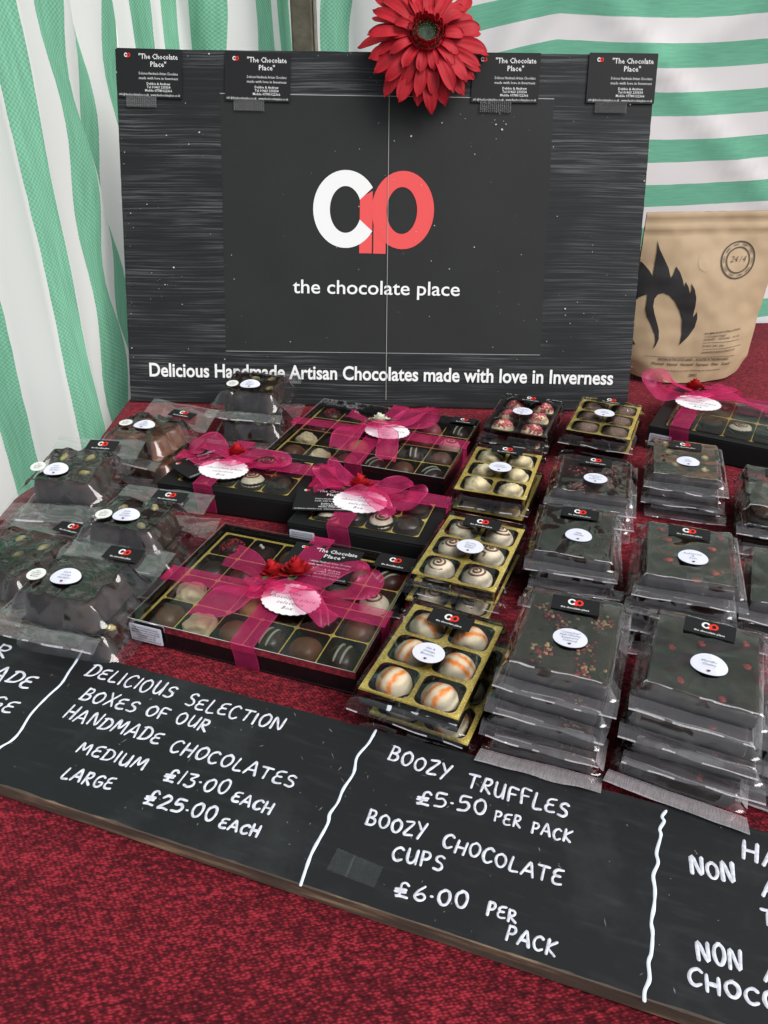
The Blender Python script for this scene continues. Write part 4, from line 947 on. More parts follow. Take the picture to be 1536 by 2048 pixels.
def packet(label, x, y, z, rz, lines=None, kind='plain', seed=1, sw=.062, sl=.088, th=.009, cat='chocolate packet', group=None, tilt=(0, 0), brand=(0, .031), name=(.002, -.008), showlab=True, fins=(.013, .010), margin=.009, amp=.0024):
    rng = random.Random(seed)
    r = thing('chocolate_packet', label, cat, (x, y, z), rz, group); r.rotation_euler = (tilt[0], tilt[1], rz)
    V, F = bevel_box(-sw/2, sw/2, -sl/2, sl/2, .001, th, .0016, 2)
    mesh_obj('chocolate_slab', V, F, M_DARK, r)
    zt = th
    if kind == 'cranachan':
        cs = [(-.018, .026), (.020, .022), (-.016, -.022), (.013, -.012), (.016, -.033), (-.006, .012), (.004, .034)]
        V, F = bits(150, sw*.92, sl*.94, zt, rng, .0007, .0015, cs[:], .005); mesh_obj('raspberry_crumbs', V, F, M_CRUMB, r)
        V, F = bits(75, sw*.92, sl*.94, zt + .0004, rng, .0009, .0017, cs[:], .004); mesh_obj('oat_clusters', V, F, M_OAT, r)
    elif kind == 'raspberry':
        V, F = bits(150, sw*.95, sl*.95, zt, rng, .0006, .0014, [(-.02, .015), (.02, .02), (.018, -.005), (-.015, -.02), (.0, .03), (.022, .034)], .006); mesh_obj('raspberry_crumbs', V, F, M_CRUMBP, r)
    elif kind == 'fruit':
        for (bx, by) in [(-.017, .021), (.018, .016), (-.016, -.012), (.019, -.022), (-.022, .036), (.026, .036), (.004, -.036)]:
            v, f = blob((0, 0, 0), .0030, rng.random() * 9, 2, .8, .55); V = [Vector((bx + p.x * 1.3, by + p.y * .9, zt + p.z + .0004)) for p in v]; mesh_obj('fruit_piece', V, f, M_CHERRY, r)
    elif kind == 'cherry':
        for (bx, by) in [(.026, .005), (-.014, -.026), (-.004, .018), (.024, .030), (.012, -.034), (-.022, .006)]:
            v, f = blob((0, 0, 0), .0026, rng.random() * 9, 2, .8, .4); V = [Vector((bx + p.x, by + p.y * 1.2, zt + p.z * .9)) for p in v]; mesh_obj('fruit_piece', V, f, M_CHERRY, r)
    elif kind == 'ginger':
        for (bx, by) in [(-.017, .018), (.020, .013), (-.010, -.012), (.018, -.018), (-.020, .038)]:
            v, f = blob((0, 0, 0), .0042, rng.random() * 9, 2, .9, .55); V = [Vector((bx + p.x, by + p.y * .95, zt + p.z + .0008)) for p in v]; mesh_obj('ginger_piece', V, f, M_GINGER, r)
    elif kind == 'grainy':
        for (bx, by) in ((-.014, -.02), (.015, -.02), (-.014, .012), (.015, .014)):
            v, f = blob((0, 0, 0), .014, rng.random() * 9, 3, .15, .9); mesh_obj('dusted_truffle', [Vector((bx + p.x, by + p.y, zt + p.z + .003)) for p in v], f, M_COCOA, r)
        zt += .016
    top = zt + (.0016 if kind not in ('plain', 'grainy') else .0004)
    V, F, MI = film(sw + 2*margin, sl + margin*1.3, sw, sl, top, th*.35 + .0008, fins[0], fins[1], seed, amp, 1.35, nfold=True, front_lift=(.0115 if fins[0] > .015 else 0))
    mesh_obj('wrapper', V, F, [FILM, SEALB if fins[0] > .015 else SEAL, EDGE_GLINT], r, MI)
    if showlab:
        zz = top + amp * .9 + .0007
        brand_sticker(r, MX(brand[0], brand[1], zz + .0002, rng.uniform(-.05, .05), .04))
        if lines: name_sticker(r, MX(name[0], name[1], zz, rng.uniform(-.08, .08), rng.uniform(-.04, .04)), lines, bend=rng.uniform(.02, .1))
    return r

# ---- truffles
def dome_z(x, y, rx, ry, hh, p=2.4):
    q = (abs(x)/rx) ** p + (abs(y)/ry) ** p
    return hh * (max(0, 1 - q)) ** .5
def dome(rx, ry, hh, seed=0, amp=.0006, p=2.4, rough=70, n=22, m=12):
    def fn(a, b):
        th = a * 2 * math.pi; c, s = math.cos(th), math.sin(th); k = (abs(c) ** p + abs(s) ** p) ** (-1/p)
        q = math.sin(b * math.pi / 2); x, y = rx*k*c*q, ry*k*s*q; z = hh * math.cos(b * math.pi / 2) ** .8
        nz = noise.noise(Vector((x * rough, y * rough, z * rough + seed * 3.3))) + .5 * noise.noise(Vector((x * rough*2.4, y * rough*2.4, z * rough*2.4 + seed)))
        s_ = 1 + (amp * nz + .0019 * noise.noise(Vector((x * 60 + seed * 7.7, y * 60, z * 60)))) / max(rx, 1e-6)
        return Vector((x * s_, y * s_, z + amp * nz * .8))
    return grid(n, m, fn, wrapx=True)
def cup(rx, ry, z0, z1, flare=1.12, seed=0):
    rng = random.Random(seed); n = 44; V = []; F = []
    for k in range(n):
        a = 2*math.pi*k/n; f = 1 + .035 * (1 if k % 2 else -1); c, s = math.cos(a), math.sin(a); j = .0012 * (1 if k % 2 else 0) * rng.uniform(.5, 1.2)
        V += [Vector((rx*c, ry*s, z0)), Vector((rx*c*flare*f, ry*s*flare*f, z1 + j))]
    for k in range(n): F.append((2*k, (2*k+2) % (2*n), (2*k+3) % (2*n), 2*k+1))
    return V, F
def on_dome(path, rx, ry, hh, r, off=.0002, p=2.4):
    P = [Vector((x, y, dome_z(x, y, rx, ry, hh, p) + off)) for x, y in path]
    return tube(P, r, 6)
def banded(col, band):
    m = bpy.data.materials.new('orange washed white chocolate'); m.use_nodes = True; t = m.node_tree; b = t.nodes['Principled BSDF']; L = t.links.new
    at = t.nodes.new('ShaderNodeAttribute'); at.attribute_name = 'band'; mx = t.nodes.new('ShaderNodeMix'); mx.data_type = 'RGBA'
    mx.inputs['A'].default_value = (*col, 1); mx.inputs['B'].default_value = (*band, 1); L(at.outputs['Fac'], mx.inputs['Factor']); L(mx.outputs['Result'], b.inputs['Base Color'])
    tc = t.nodes.new('ShaderNodeTexCoord'); n = t.nodes.new('ShaderNodeTexNoise'); n.inputs['Scale'].default_value = 190; n.inputs['Detail'].default_value = 4; bp = t.nodes.new('ShaderNodeBump'); bp.inputs['Strength'].default_value = .35; bp.inputs['Distance'].default_value = .002
    L(tc.outputs['Object'], n.inputs['Vector']); L(n.outputs['Fac'], bp.inputs['Height']); L(bp.outputs[0], b.inputs['Normal']); b.inputs['Roughness'].default_value = .56; b.inputs['Specular IOR Level'].default_value = .35
    return m
M_BANDED = banded((.76, .66, .47), (.82, .23, .02))
def truffle(parent, x, y, z, kind, seed, rx=.0118, ry=.0125, hh=.0135, rz=0.0, name='truffle'):
    hh *= .97
    rng = random.Random(seed); M = Matrix.Translation((x, y, z)) @ Matrix.Rotation(rz, 4, 'Z')
    base = {'ivory': M_IVORY, 'swirl': M_CREAM, 'orange': M_BANDED, 'crumb': M_IVORY, 'dark': M_DARK, 'milk': M_MILK, 'green': M_DARK, 'white_stripe': M_DARK, 'dark_rough': M_DARKM, 'peach': M_PEACH, 'pink': M_PINKC, 'pearl': M_DARKM, 'white_swirl': M_CREAM, 'cocoa': M_COCOA, 'rasp': M_DARK}[kind]
    p = 2.2 if kind not in ('cocoa',) else 5
    amp = {'ivory': .0021, 'orange': .0009, 'swirl': .0007, 'dark_rough': .0012}.get(kind, .0005)
    o = mesh_obj(name, *xf(dome(rx, ry, hh, seed, amp, p, 110 if kind == 'ivory' else 70, *((44, 26) if kind in ('orange', 'ivory') else (26, 14))), M), base, parent)
    if kind != 'cocoa': mesh_obj('paper_cup', *xf(cup(rx*.95, ry*.95, -.003, .0040, 1.24, seed), M), M_CUP, o)
    if kind in ('swirl', 'white_swirl', 'pink'):
        tw = rng.uniform(0, 6.28); ox, oy = rng.uniform(-.002, .002), rng.uniform(-.001, .003); tn = rng.uniform(2.0, 2.5)
        path = [(ox + (.0006 + .0082 * k / 40) * math.cos(tw + tn * 6.283 * k / 40), oy + (.0006 + .0080 * k / 40) * math.sin(tw + tn * 6.283 * k / 40)) for k in range(41)]
        path += [(path[-1][0] + rng.uniform(-.001, .001) + .0008 * k * math.cos(tw), path[-1][1] - .0009 * k) for k in range(1, 4)]
        mesh_obj('swirl', *xf(on_dome(path, rx, ry, hh, .00095, .0001, p), M), M_BROWNDR if kind != 'pink' else M_PINKC, o)
    if kind == 'orange':
        a = rng.uniform(-.5, .5) + rng.choice([0, 1.2]); at = o.data.attributes.new('band', 'FLOAT', 'POINT'); Mi = M.inverted(); ph = rng.uniform(-.001, .001)
        for k, v in enumerate(o.data.vertices):
            q = Mi @ v.co; d = -q.x * math.sin(a) + q.y * math.cos(a) + .0013 * noise.noise(q * 260 + Vector((seed, 0, 0))) + ph
            b = max(math.exp(-((d - .0045) / .0016) ** 2), math.exp(-((d + .0035) / .0019) ** 2)); at.data[k].value = b * (1.1 + .4 * noise.noise(q * 500)) * min(1, max(.15, q.z / .004))
    if kind in ('green', 'white_stripe'):
        parts = []; a = rng.uniform(.9, 1.6) if kind == 'green' else rng.uniform(1.0, 1.9)
        for off in (-.0035, .0025):
            d = Vector((math.cos(a), math.sin(a))); nn = Vector((-d.y, d.x)); path = [tuple(nn * off + d * (t / 8 - 1) * .0105) for t in range(17)]
            P = [Vector((q[0], q[1], dome_z(q[0], q[1], rx, ry, hh, p) + .0002)) for q in path if (abs(q[0])/rx)**p + (abs(q[1])/ry)**p < .97]; parts.append(tube(P, .0011, 6))
        V, F, _ = join(parts); mesh_obj('drizzle', *xf((V, F), M), M_GREENDR if kind == 'green' else M_WHITEDR, o)
    if kind == 'pearl':
        for q in ((-.0015, .001), (.002, -.0005)): mesh_obj('pearl', *xf(blob((q[0], q[1], hh + .0012), .0018, 1, 2, .02), M), M_PEARL, o)
    if kind in ('crumb', 'rasp'):
        parts = []
        for k in range(260 if kind == 'crumb' else 60):
            a = rng.random() * 6.283; q = math.sqrt(rng.random()) * .93; bx, by = rx*q*math.cos(a), ry*q*math.sin(a)
            if kind == 'crumb' and noise.noise(Vector((bx * 150, by * 150, seed))) < -.2: continue
            parts.append(blob((bx, by, dome_z(bx, by, rx, ry, hh, p) + .0002), rng.uniform(.0007, .0015), k, 1, .5))
        V, F, _ = join(parts); mesh_obj('sugar_crumbs', *xf((V, F), M), M_CRUMBP if kind == 'crumb' else M_CRUMB, o)
    return o
def tray(parent, nx, ny, W, L, zt, depth, rim=.003, bar=.0032, rad=.005, gold=M_GOLD, name='tray', skirt=True):
    """foil tray with rounded cells"""
    cw = (W - 2*rim - bar*(nx-1)) / nx; cl = (L - 2*rim - bar*(ny-1)) / ny; parts = []; cells = []
    for j in range(ny):
        for i in range(nx):
            cx = -W/2 + rim + cw/2 + i*(cw + bar); cy_ = -L/2 + rim + cl/2 + j*(cl + bar); cells.append((cx, cy_))
            X0 = -W/2 if i == 0 else cx - cw/2 - bar/2; X1 = W/2 if i == nx-1 else cx + cw/2 + bar/2
            Y0 = -L/2 if j == 0 else cy_ - cl/2 - bar/2; Y1 = L/2 if j == ny-1 else cy_ + cl/2 + bar/2
            inn = [(cx + px, cy_ + py) for px, py in rrect(cw, cl, rad, 4)]; n = len(inn); V = []; F = []; MI = []
            out = []
            for k, (px, py) in enumerate(inn):
                q = k // 5; fx = (X1 if q in (0, 3) else X0); fy = (Y1 if q in (0, 1) else Y0); t = k % 5
                if q == 0: o_ = (fx, py) if t < 2 else ((fx, fy) if t == 2 else (px, fy))
                elif q == 1: o_ = (px, fy) if t < 2 else ((fx, fy) if t == 2 else (fx, py))
                elif q == 2: o_ = (fx, py) if t < 2 else ((fx, fy) if t == 2 else (px, fy))
                else: o_ = (px, fy) if t < 2 else ((fx, fy) if t == 2 else (fx, py))
                out.append(o_)
            V = [(*p_, zt) for p_ in out] + [(*p_, zt - .0004) for p_ in inn] + [(cx + (p_[0]-cx)*.93, cy_ + (p_[1]-cy_)*.93, zt - depth) for p_ in inn]
            for k in range(n):
                k2 = (k+1) % n; F.append((k, k2, n+k2, n+k)); MI.append(0); F.append((n+k, n+k2, 2*n+k2, 2*n+k)); MI.append(1)
            F.append(tuple(range(2*n, 3*n))); MI.append(1); parts.append((V, F, MI))
    V = []; F = []; MI = []
    for v, f, m in parts:
        k = len(V); V += v; F += [tuple(q+k for q in g) for g in f]; MI += m
    if skirt:
        k = len(V); o_ = [(-W/2, -L/2), (W/2, -L/2), (W/2, L/2), (-W/2, L/2)]
        V += [(*q, zt) for q in o_] + [(q[0]*.985, q[1]*.985, zt - depth - .001) for q in o_]
        for a in range(4): F.append((k+a, k+(a+1) % 4, k+4+(a+1) % 4, k+4+a)); MI.append(2)
    o = mesh_obj(name, V, F, [gold, M_CELL, TRAYSIDE], parent, MI, smooth=False)
    return o, cells, cw, cl
def truffle_pack(label, x, y, z, rz, kind, lines, seed, W=.075, L=.108, gold=True, tilt=(0, 0), cat='truffle pack', group='clear wrapped six truffle packs', showlab=True, fins=(.006, .007), margin=.006):
    r = thing('truffle_pack', label, cat, (x, y, z), rz, group); r.rotation_euler = (tilt[0], tilt[1], rz); rng = random.Random(seed)
    zt = .0150
    o, cells, cw, cl = tray(r, 2, 3, W, L, zt, .0115, .0038, .0036, .006, M_GOLD if gold else mat('black plastic tray', (.02, .02, .021), .3))
    for k, (cx, cy_) in enumerate(cells):
        rr = .86 if kind != 'cocoa' else .95
        rx, ry = min(.0138, cw/2*rr), min(.0138, cl/2*rr)
        if kind == 'cocoa': truffle(r, cx, cy_, zt - .006, 'cocoa', seed + k, cw/2*.93, cl/2*.93, .0085)
        else: truffle(r, cx + rng.uniform(-.001, .001), cy_ + rng.uniform(-.001, .001), zt - .0075, kind, seed*10 + k, rx*rng.uniform(.95, 1.04), ry*rng.uniform(.95, 1.05), .0132*rng.uniform(.90, 1.08))
    top = zt + (.0085 if kind != 'cocoa' else .003)
    V, F, MI = film(W + 2*margin, L + margin, W, L, zt + .0045 if kind != 'cocoa' else zt + .002, .004, fins[0], fins[1], seed, .0012, 1.6)
    # the film rides over the truffles
    V2 = []
    for v in V:
        zz = v.z
        for (cx, cy_) in cells:
            dx, dy = (v.x - cx) / .0175, (v.y - cy_) / .0185; q = dx*dx + dy*dy
            if q < 1: zz = max(zz, zt - .0060 + .0155 * math.sqrt(1 - q * .9))
        V2.append(Vector((v.x, v.y, zz)))
    mesh_obj('wrapper', V2, F, [FILMT, FILMT, EDGE_GLINT], r, MI)
    if showlab:
        brand_sticker(r, MX(.001, L*.30, zt + .0105, rng.uniform(-.05, .05), .05), .034, .0155)
        name_sticker(r, MX(rng.uniform(-.002, .002), -L*.09, zt + .0104, rng.uniform(-.05, .05), .02), lines, bend=.03)
    return r

# ---- ribbons, roses, tags
def ribbon(path, across, wdt, n=5, ruff=.0, seed=0):
    P = catmull(path, n); A = catmull(across, n); V = []; F = []; MI = []; cols = [-.5, -.46, -.25, 0, .25, .46, .5]
    for i, (p, a) in enumerate(zip(P, A)):
        d = (P[min(i+1, len(P)-1)] - P[max(i-1, 0)]).normalized(); a = a - d * a.dot(d); wk = a.length; a = a.normalized(); nn = d.cross(a)
        for c in cols:
            V.append(p + a * c * wdt * wk + nn * ruff * (math.sin(c * 9 + i * .35 + seed) + .6 * noise.noise(Vector((i * .3, c * 3, seed)))))
    m = len(cols)
    for i in range(len(P) - 1):
        for k in range(m - 1): F.append((i*m+k, i*m+k+1, (i+1)*m+k+1, (i+1)*m+k)); MI.append(1 if k in (0, m-2) else 0)
    return V, F, MI
def rose(parent, M, r=.009, h=.011, m=M_ROSE, name='fabric_rose', seed=0, leaves=True):
    rng = random.Random(seed); parts = []
    for k in range(13):
        a0 = k * 2.4 + rng.uniform(-.2, .2); q = r * (.10 + .90 * (k / 12) ** .9); span = 1.5 + .5 * rng.random(); hh = h * (1.05 - .35 * (k / 12)); fl = .10 + .55 * (k / 12)
        def fn(a, b, a0=a0, q=q, span=span, hh=hh, fl=fl, k=k):
            an = a0 + (a - .5) * span * 2; e = (abs(a - .5) * 2); rad = q * (.45 + .65 * b) + q * fl * max(0, b - .6) ** 1.5 * 1.6
            return Vector((rad * math.cos(an), rad * math.sin(an), hh * b * (1 - .28 * e ** 2.5) - .0006 * k * b + .0004 * math.sin(a * 14 + k)))
        parts.append(grid(11, 7, fn))
    V, F, _ = join(parts); o = mesh_obj(name, *xf((V, F), M), m, parent)
    if leaves:
        parts = []
        for k in range(4):
            a = k * 1.7 + seed; v, f = petal(r * 1.5, r * .7, .001, .002, n=6, m=3, seed=k); parts.append(xf((v, f), Matrix.Rotation(a, 4, 'Z') @ Matrix.Translation((r*.3, 0, .0005))))
        V, F, _ = join(parts); mesh_obj('leaves', *xf((V, F), M), M_LEAF, o)
    return o
def gift_tag(parent, M, rx=.030, ry=.021, lines=('" the', 'chocolate place', 'selection', 'Box'), cap=.0036):
    n = 132; P = []
    for k in range(n):
        a = 2*math.pi*k/n; sc = 1 + .055 * abs(math.sin(a * 13)); P.append((rx*sc*math.cos(a) , ry*sc*math.sin(a)))
    V, F = plate(P, 0, .0004); o = mesh_obj('gift_tag', *xf((V, F), M), M_TAG, parent, smooth=False)
    parts = []
    for k, t in enumerate(lines):
        v, f = text_c(t, rx*.05, ry*.28 - k*ry*.33, cap, -.006, .35, .0006, 1, 1.05, 1.15); parts.append((v, f))
    V, F, _ = join(parts); mesh_obj('lettering', *xf((V, F), M), M_INK, o, smooth=False)
def bow(parent, cx, cy_, z, S=1.0, seed=0, tails=True, rz=0.0, style=0):
    """magenta organza bow; loops left and right, knot, tails"""
    rng = random.Random(seed); M = Matrix.Translation((cx, cy_, z)) @ Matrix.Rotation(rz, 4, 'Z') @ Matrix.Scale(S, 4)
    def piece(name, path, across, wd, ruff=.0009):
        V, F, MI = ribbon(path, across, wd, 6, ruff, seed); mesh_obj(name, *xf((V, F), M), [ORG, ORGE], parent, MI)
    for s in (-1, 1):
        t = rng.uniform(.85, 1.1); up = rng.uniform(.9, 1.25) * (1.25 if style == 1 else 1)
        piece('bow_loop', [(0, 0, .004), (s*.016*t, .001, .010*up), (s*.034*t, .004, .016*up), (s*.046*t, .006, .015*up), (s*.050*t, .004, .008), (s*.040*t, -.002, .004), (s*.020*t, -.003, .004), (0, -.001, .003)],
              [(0, .5, .2), (s*.1, .9, .35), (s*.1, 1.0, .45), (0, 1.0, .4), (0, 1.0, .3), (0, 1.0, .2), (0, .8, .1), (0, .45, .1)], .024)
    if tails:
        piece('bow_tail', [(0, 0, .004), (-.014, .010, .007), (-.026, .020, .010), (-.036, .028, .012)], [(.3, .5, 0), (.5, .8, .1), (.6, .8, .1), (.55, .85, .1)], .022)
        piece('bow_tail', [(0, 0, .004), (.010, -.012, .005), (.018, -.024, .004), (.024, -.036, .003)], [(.5, .3, 0), (.8, .5, .1), (.85, .5, 0), (.9, .35, 0)], .019)
    V, F = blob((0, 0, .006), .006, seed, 2, .4, .8); mesh_obj('knot', *xf((V, F), M), ORGE, parent)
def bow_at_points(r, H, pieces):
    """sheer ribbon pieces: measured points (x, y in the photograph, height over the lid), width and taper"""
    Mi = (Matrix.Translation(r.location) @ Matrix.Rotation(r.rotation_euler.z, 4, 'Z')).inverted(); out = []
    for nm, pts, wd, tap in pieces:
        P = [Mi @ spot(a, b, H + c) for a, b, c in pts]; A = []
        for k in range(len(P)):
            d = P[min(k+1, len(P)-1)] - P[max(k-1, 0)]; q = Vector((-d.y, d.x, 0)).normalized()
            if A and q.dot(A[-1]) < 0: q = -q
            A.append(q + Vector((0, 0, .35 * math.sin(k * 1.9))))
        A = [a.normalized() * t for a, t in zip(A, tap)]
        V, F, MI = ribbon(P, A, wd, 8, .0018, len(nm) + wd * 900); mesh_obj(nm, V, F, [ORG, ORGE], r, MI)
    return Mi
def local_at(r, px, py, z):
    return (Matrix.Translation(r.location) @ Matrix.Rotation(r.rotation_euler.z, 4, 'Z')).inverted() @ spot(px, py, z)
Q2 = lambda pts: [(260 + a*.4167, 760 + b*.4167, c) for a, b, c in pts]
def bands(r, W, L, H, bx, by, wd=.020):
    """ribbon round the box both ways"""
    e = .0016
    V, F, MI = ribbon([(bx + .003, -L/2 - e, .001), (bx + .002, -L/2 - e, H*.5), (bx, -L/2 - e, H), (bx, -L/2 + .004, H + .0022), (bx, 0, H + .0026), (bx, L/2 - .004, H + .0022), (bx, L/2 + e, H), (bx, L/2 + e, .001)],
                      [(1, 0, 0)] * 8, wd, 6, .0003, 1); mesh_obj('ribbon_band', V, F, [ORG, ORGE], r, MI)
    V, F, MI = ribbon([(-W/2 - e, by, .001), (-W/2 - e, by, H), (-W/2 + .004, by, H + .0032), (0, by, H + .0036), (W/2 - .004, by, H + .0032), (W/2 + e, by, H), (W/2 + e, by, .001)],
                      [(0, 1, 0)] * 7, wd, 6, .0003, 2); mesh_obj('ribbon_band', V, F, [ORG, ORGE], r, MI)
def address_label(r, x, y, z, wdt=.030, h=.017):
    M = Matrix.Translation((x, y, z)) @ Matrix.Rotation(R(90), 4, 'X')
    P = plate(rrect(wdt, h, .0012, 3), 0, .0003); parts = []
    for k, t in enumerate(('THE CHOCOLATE PLACE', 'HANDMADE ARTISAN CHOCOLATES', 'MADE WITH LOVE IN INVERNESS', '5 BALLIFEARY ROAD', 'INVERNESS IV3 5PJ', 'INFO@THECHOCOLATEPLACE.CO.UK')):
        v, f = text_c(t, 0, h*(.30 - .145*k), h*.085, .012, 0, .0005, 1); wm = 2*max(q.x for q in v); lim = wdt * .88
        if wm > lim: v = [Vector((q.x*lim/wm, q.y, q.z)) for q in v]
        parts.append((v, f))
    L = join(parts); sticker(r, 'address_label', xf(P, M), M_STICK, (('lettering', *xf((L[0], L[1]), M), M_INK, None),))

KINDS6 = [['milk', 'ivory', 'milk', 'green', 'milk', 'green'], ['ivory', 'dark_rough', 'peach', 'milk', 'white_stripe', 'milk'], ['dark', 'milk', 'dark_rough', 'dark', 'milk', 'white_swirl'], ['rasp', 'pearl', 'milk', 'dark_rough', 'pink', 'green']]
def large_box(label, c, rows, H=.023, seed=0, rosemat=M_ROSE, nroses=2, lid_text=False):
    x, y, rz, W, L = frame4(c, H)
    r = thing('large_selection_box', label, 'chocolate box', (x, y, 0), rz, 'ribboned boxes of chocolates')
    t = .0012
    parts = [bevel_box(-W/2, W/2, -L/2, L/2, .0003, .0016, .0003, 1)]
    for a in (bevel_box(-W/2, W/2, -L/2, -L/2 + t, .0017, H - .0012, .0003, 1), bevel_box(-W/2, W/2, L/2 - t, L/2, .0017, H - .0012, .0003, 1), bevel_box(-W/2, -W/2 + t, -L/2 + t*1.1, L/2 - t*1.1, .0017, H - .0012, .0003, 1), bevel_box(W/2 - t, W/2, -L/2 + t*1.1, L/2 - t*1.1, .0017, H - .0012, .0003, 1)): parts.append(a)
    V, F, _ = join(parts); mesh_obj('box_base', V, F, M_GLOSSK, r, smooth=False)
    o, cells, cw, cl = tray(r, 6, 4, W - .006, L - .008, H - .0075, .0125, .0022, .0011, .0032, name='foil_tray', skirt=False)
    rng = random.Random(seed)
    for k, (cx, cy_) in enumerate(cells):
        kd = rows[k // 6][k % 6]; truffle(r, cx, cy_, H - .0165, kd, seed*100 + k, min(.0132, cw/2*.90), min(.0138, cl/2*.86), .0135 if kd != 'dark' else .0115, rng.uniform(-.3, .3), 'chocolate')
    # clear folded lid
    def fn(a, b): return Vector(((a - .5) * (W + .0006), (b - .5) * (L + .0006), H + .0010 * math.sin(a * math.pi) * math.sin(b * math.pi) * (1 + .6 * noise.noise(Vector((a * 4, b * 3, seed)))) + .0002))
    V, F = grid(24, 20, fn); k = len(V)
    rim = [(-1, -1), (1, -1), (1, 1), (-1, 1)]; W2, L2 = W/2 + .0004, L/2 + .0004
    V += [Vector((sx*W2, sy*L2, H + .0002)) for sx, sy in rim] + [Vector((sx*W2, sy*L2, H - .007)) for sx, sy in rim]
    for a in range(4): F.append((k + a, k + (a+1) % 4, k + 4 + (a+1) % 4, k + 4 + a))
    mesh_obj('clear_lid', V, F, ACETATE, r, smooth=False)
    E = []
    for a in range(4):
        p, q = rim[a], rim[(a+1) % 4]; E.append(tube([Vector((p[0]*W2, p[1]*L2, H)), Vector((q[0]*W2, q[1]*L2, H))], .0005, 5))
    V, F, _ = join(E); mesh_obj('lid_edge', V, F, mat('shiny lid edge', (.30, .33, .31), .2, spec=.8), r)
    return r, W, L, H

B1, W1, L1, H1 = large_box('large clear-lidded chocolate box in front, two red roses and a white tag on its bow', [(272, 1231), (712, 1352), (828, 1125), (447, 1040)], KINDS6, seed=1)
def dress_front(r, W, L, H):
    p = local_at(r, 573, 1185, H + .003); bands(r, W, L, H, p.x - .004, p.y - .006, .021)
    bow_at_points(r, H, [
        ('bow_tail', Q2([(735, 975, .008), (650, 935, .011), (560, 870, .011), (482, 838, .009)]), .024, (.5, .9, 1.1, 1.0)),
        ('bow_tail', Q2([(735, 985, .009), (620, 1000, .013), (470, 1050, .013), (350, 1090, .009), (285, 1118, .006)]), .026, (.5, .9, 1.15, .75, .2)),
        ('bow_loop', Q2([(770, 985, .008), (880, 955, .014), (1010, 905, .020), (1120, 890, .017), (1160, 950, .010), (1110, 1010, .007), (970, 1030, .006), (800, 1000, .006)]), .025, (.45, .9, 1.1, 1.0, .9, 1.0, .9, .5)),
        ('bow_loop', Q2([(745, 985, .008), (660, 960, .015), (590, 975, .017), (570, 1010, .012), (640, 1020, .008), (740, 1000, .007)]), .018, (.5, .9, 1.0, .9, .9, .5)),
        ('bow_tail', Q2([(790, 995, .014), (850, 1050, .014), (905, 1110, .010), (965, 1165, .005)]), .021, (.6, 1.0, 1.1, .9)),
        ('bow_tail', Q2([(650, 985, .0145), (760, 990, .0165), (880, 1000, .014)]), .013, (.7, 1.0, .7))])
    p = local_at(r, 260 + 690*.4167, 760 + 905*.4167, H + .016); rose(r, MX(p.x, p.y, p.z - .006, .3, -.3, -.25), .0105, .014, seed=1)
    p = local_at(r, 260 + 800*.4167, 760 + 905*.4167, H + .017); rose(r, MX(p.x, p.y, p.z - .006, 1.3, -.25, .2), .0125, .016, seed=2)
    p = local_at(r, 582, 1199, H + .007); gift_tag(r, MX(p.x, p.y, p.z, R(3), R(7)), .0245, .0175)
    address_label(r, -W/2 + .0165, -L/2 - .0022, H*.50, .030, .0168)
    k = bpy.data.objects.new('business_card', None); C.objects.link(k); k.parent = r; k.location = (.018, .044, H + .0016); k.rotation_euler = (0, 0, R(3)); card_parts(k, .066, .052, False)
    # black corner flash of the lid with the emblem
    Mx = MX(W/2 - .018, L/2 - .013, H + .0018)
    brand_sticker(r, Mx, .034, .022)
dress_front(B1, W1, L1, H1)
B2, W2_, L2_, H2 = large_box('large clear-lidded chocolate box at the back with a white rose on its bow', [(562, 893), (893, 968), (945, 845), (640, 790)], KINDS6, seed=3)
def dress_back(r, W, L, H):
    p = local_at(r, 762, 862, H + .003); bands(r, W, L, H, p.x - .002, p.y - .004, .021)
    bow_at_points(r, H, [
        ('bow_tail', Q2([(1190, 215, .010), (1100, 222, .016), (1035, 265, .016), (1012, 330, .010)]), .028, (.5, 1.0, 1.1, 1.0)),
        ('bow_tail', Q2([(1180, 205, .010), (1110, 180, .013), (1050, 160, .012)]), .024, (.5, .9, 1.0)),
        ('bow_loop', Q2([(1220, 215, .010), (1320, 185, .016), (1410, 145, .022), (1460, 140, .018), (1440, 180, .010), (1340, 218, .008), (1230, 225, .008)]), .026, (.45, .9, 1.0, .9, .9, .9, .5)),
        ('bow_tail', Q2([(1215, 225, .016), (1240, 265, .015), (1235, 320, .008), (1225, 380, .004)]), .024, (.6, 1.0, 1.05, 1.0)),
        ('bow_tail', Q2([(1110, 205, .0150), (1200, 210, .0175), (1300, 205, .015)]), .013, (.7, 1.0, .7))])
    p = local_at(r, 760, 834, H + .016); rose(r, MX(p.x, p.y, p.z - .006, .3, -.35), .0140, .011, M_ROSEW, 'white_rose', seed=4)
    p = local_at(r, 774, 862, H + .008); gift_tag(r, MX(p.x, p.y, p.z, R(3), R(8)), .0265, .0165)
    P = plate([(-W/2 + .004, L/2 - .022), (W/2 - .004, L/2 - .022), (W/2 - .004, L/2 - .003), (-W/2 + .004, L/2 - .003)], H - .002, H - .0012); o = mesh_obj('printed_band', *P, M_BLACK, r, smooth=False)
    t = text_fit('Small Choc', -W/2 + .010, -W/2 + .062, L/2 - .016, .010, .01, .0, H - .0009); mesh_obj('lettering', *t, mat('grey band print', (.25, .25, .25), .6), o, smooth=False)
    brand_sticker(r, MX(W/2 - .018, L/2 - .013, H + .0018), .030, .018)
dress_back(B2, W2_, L2_, H2)

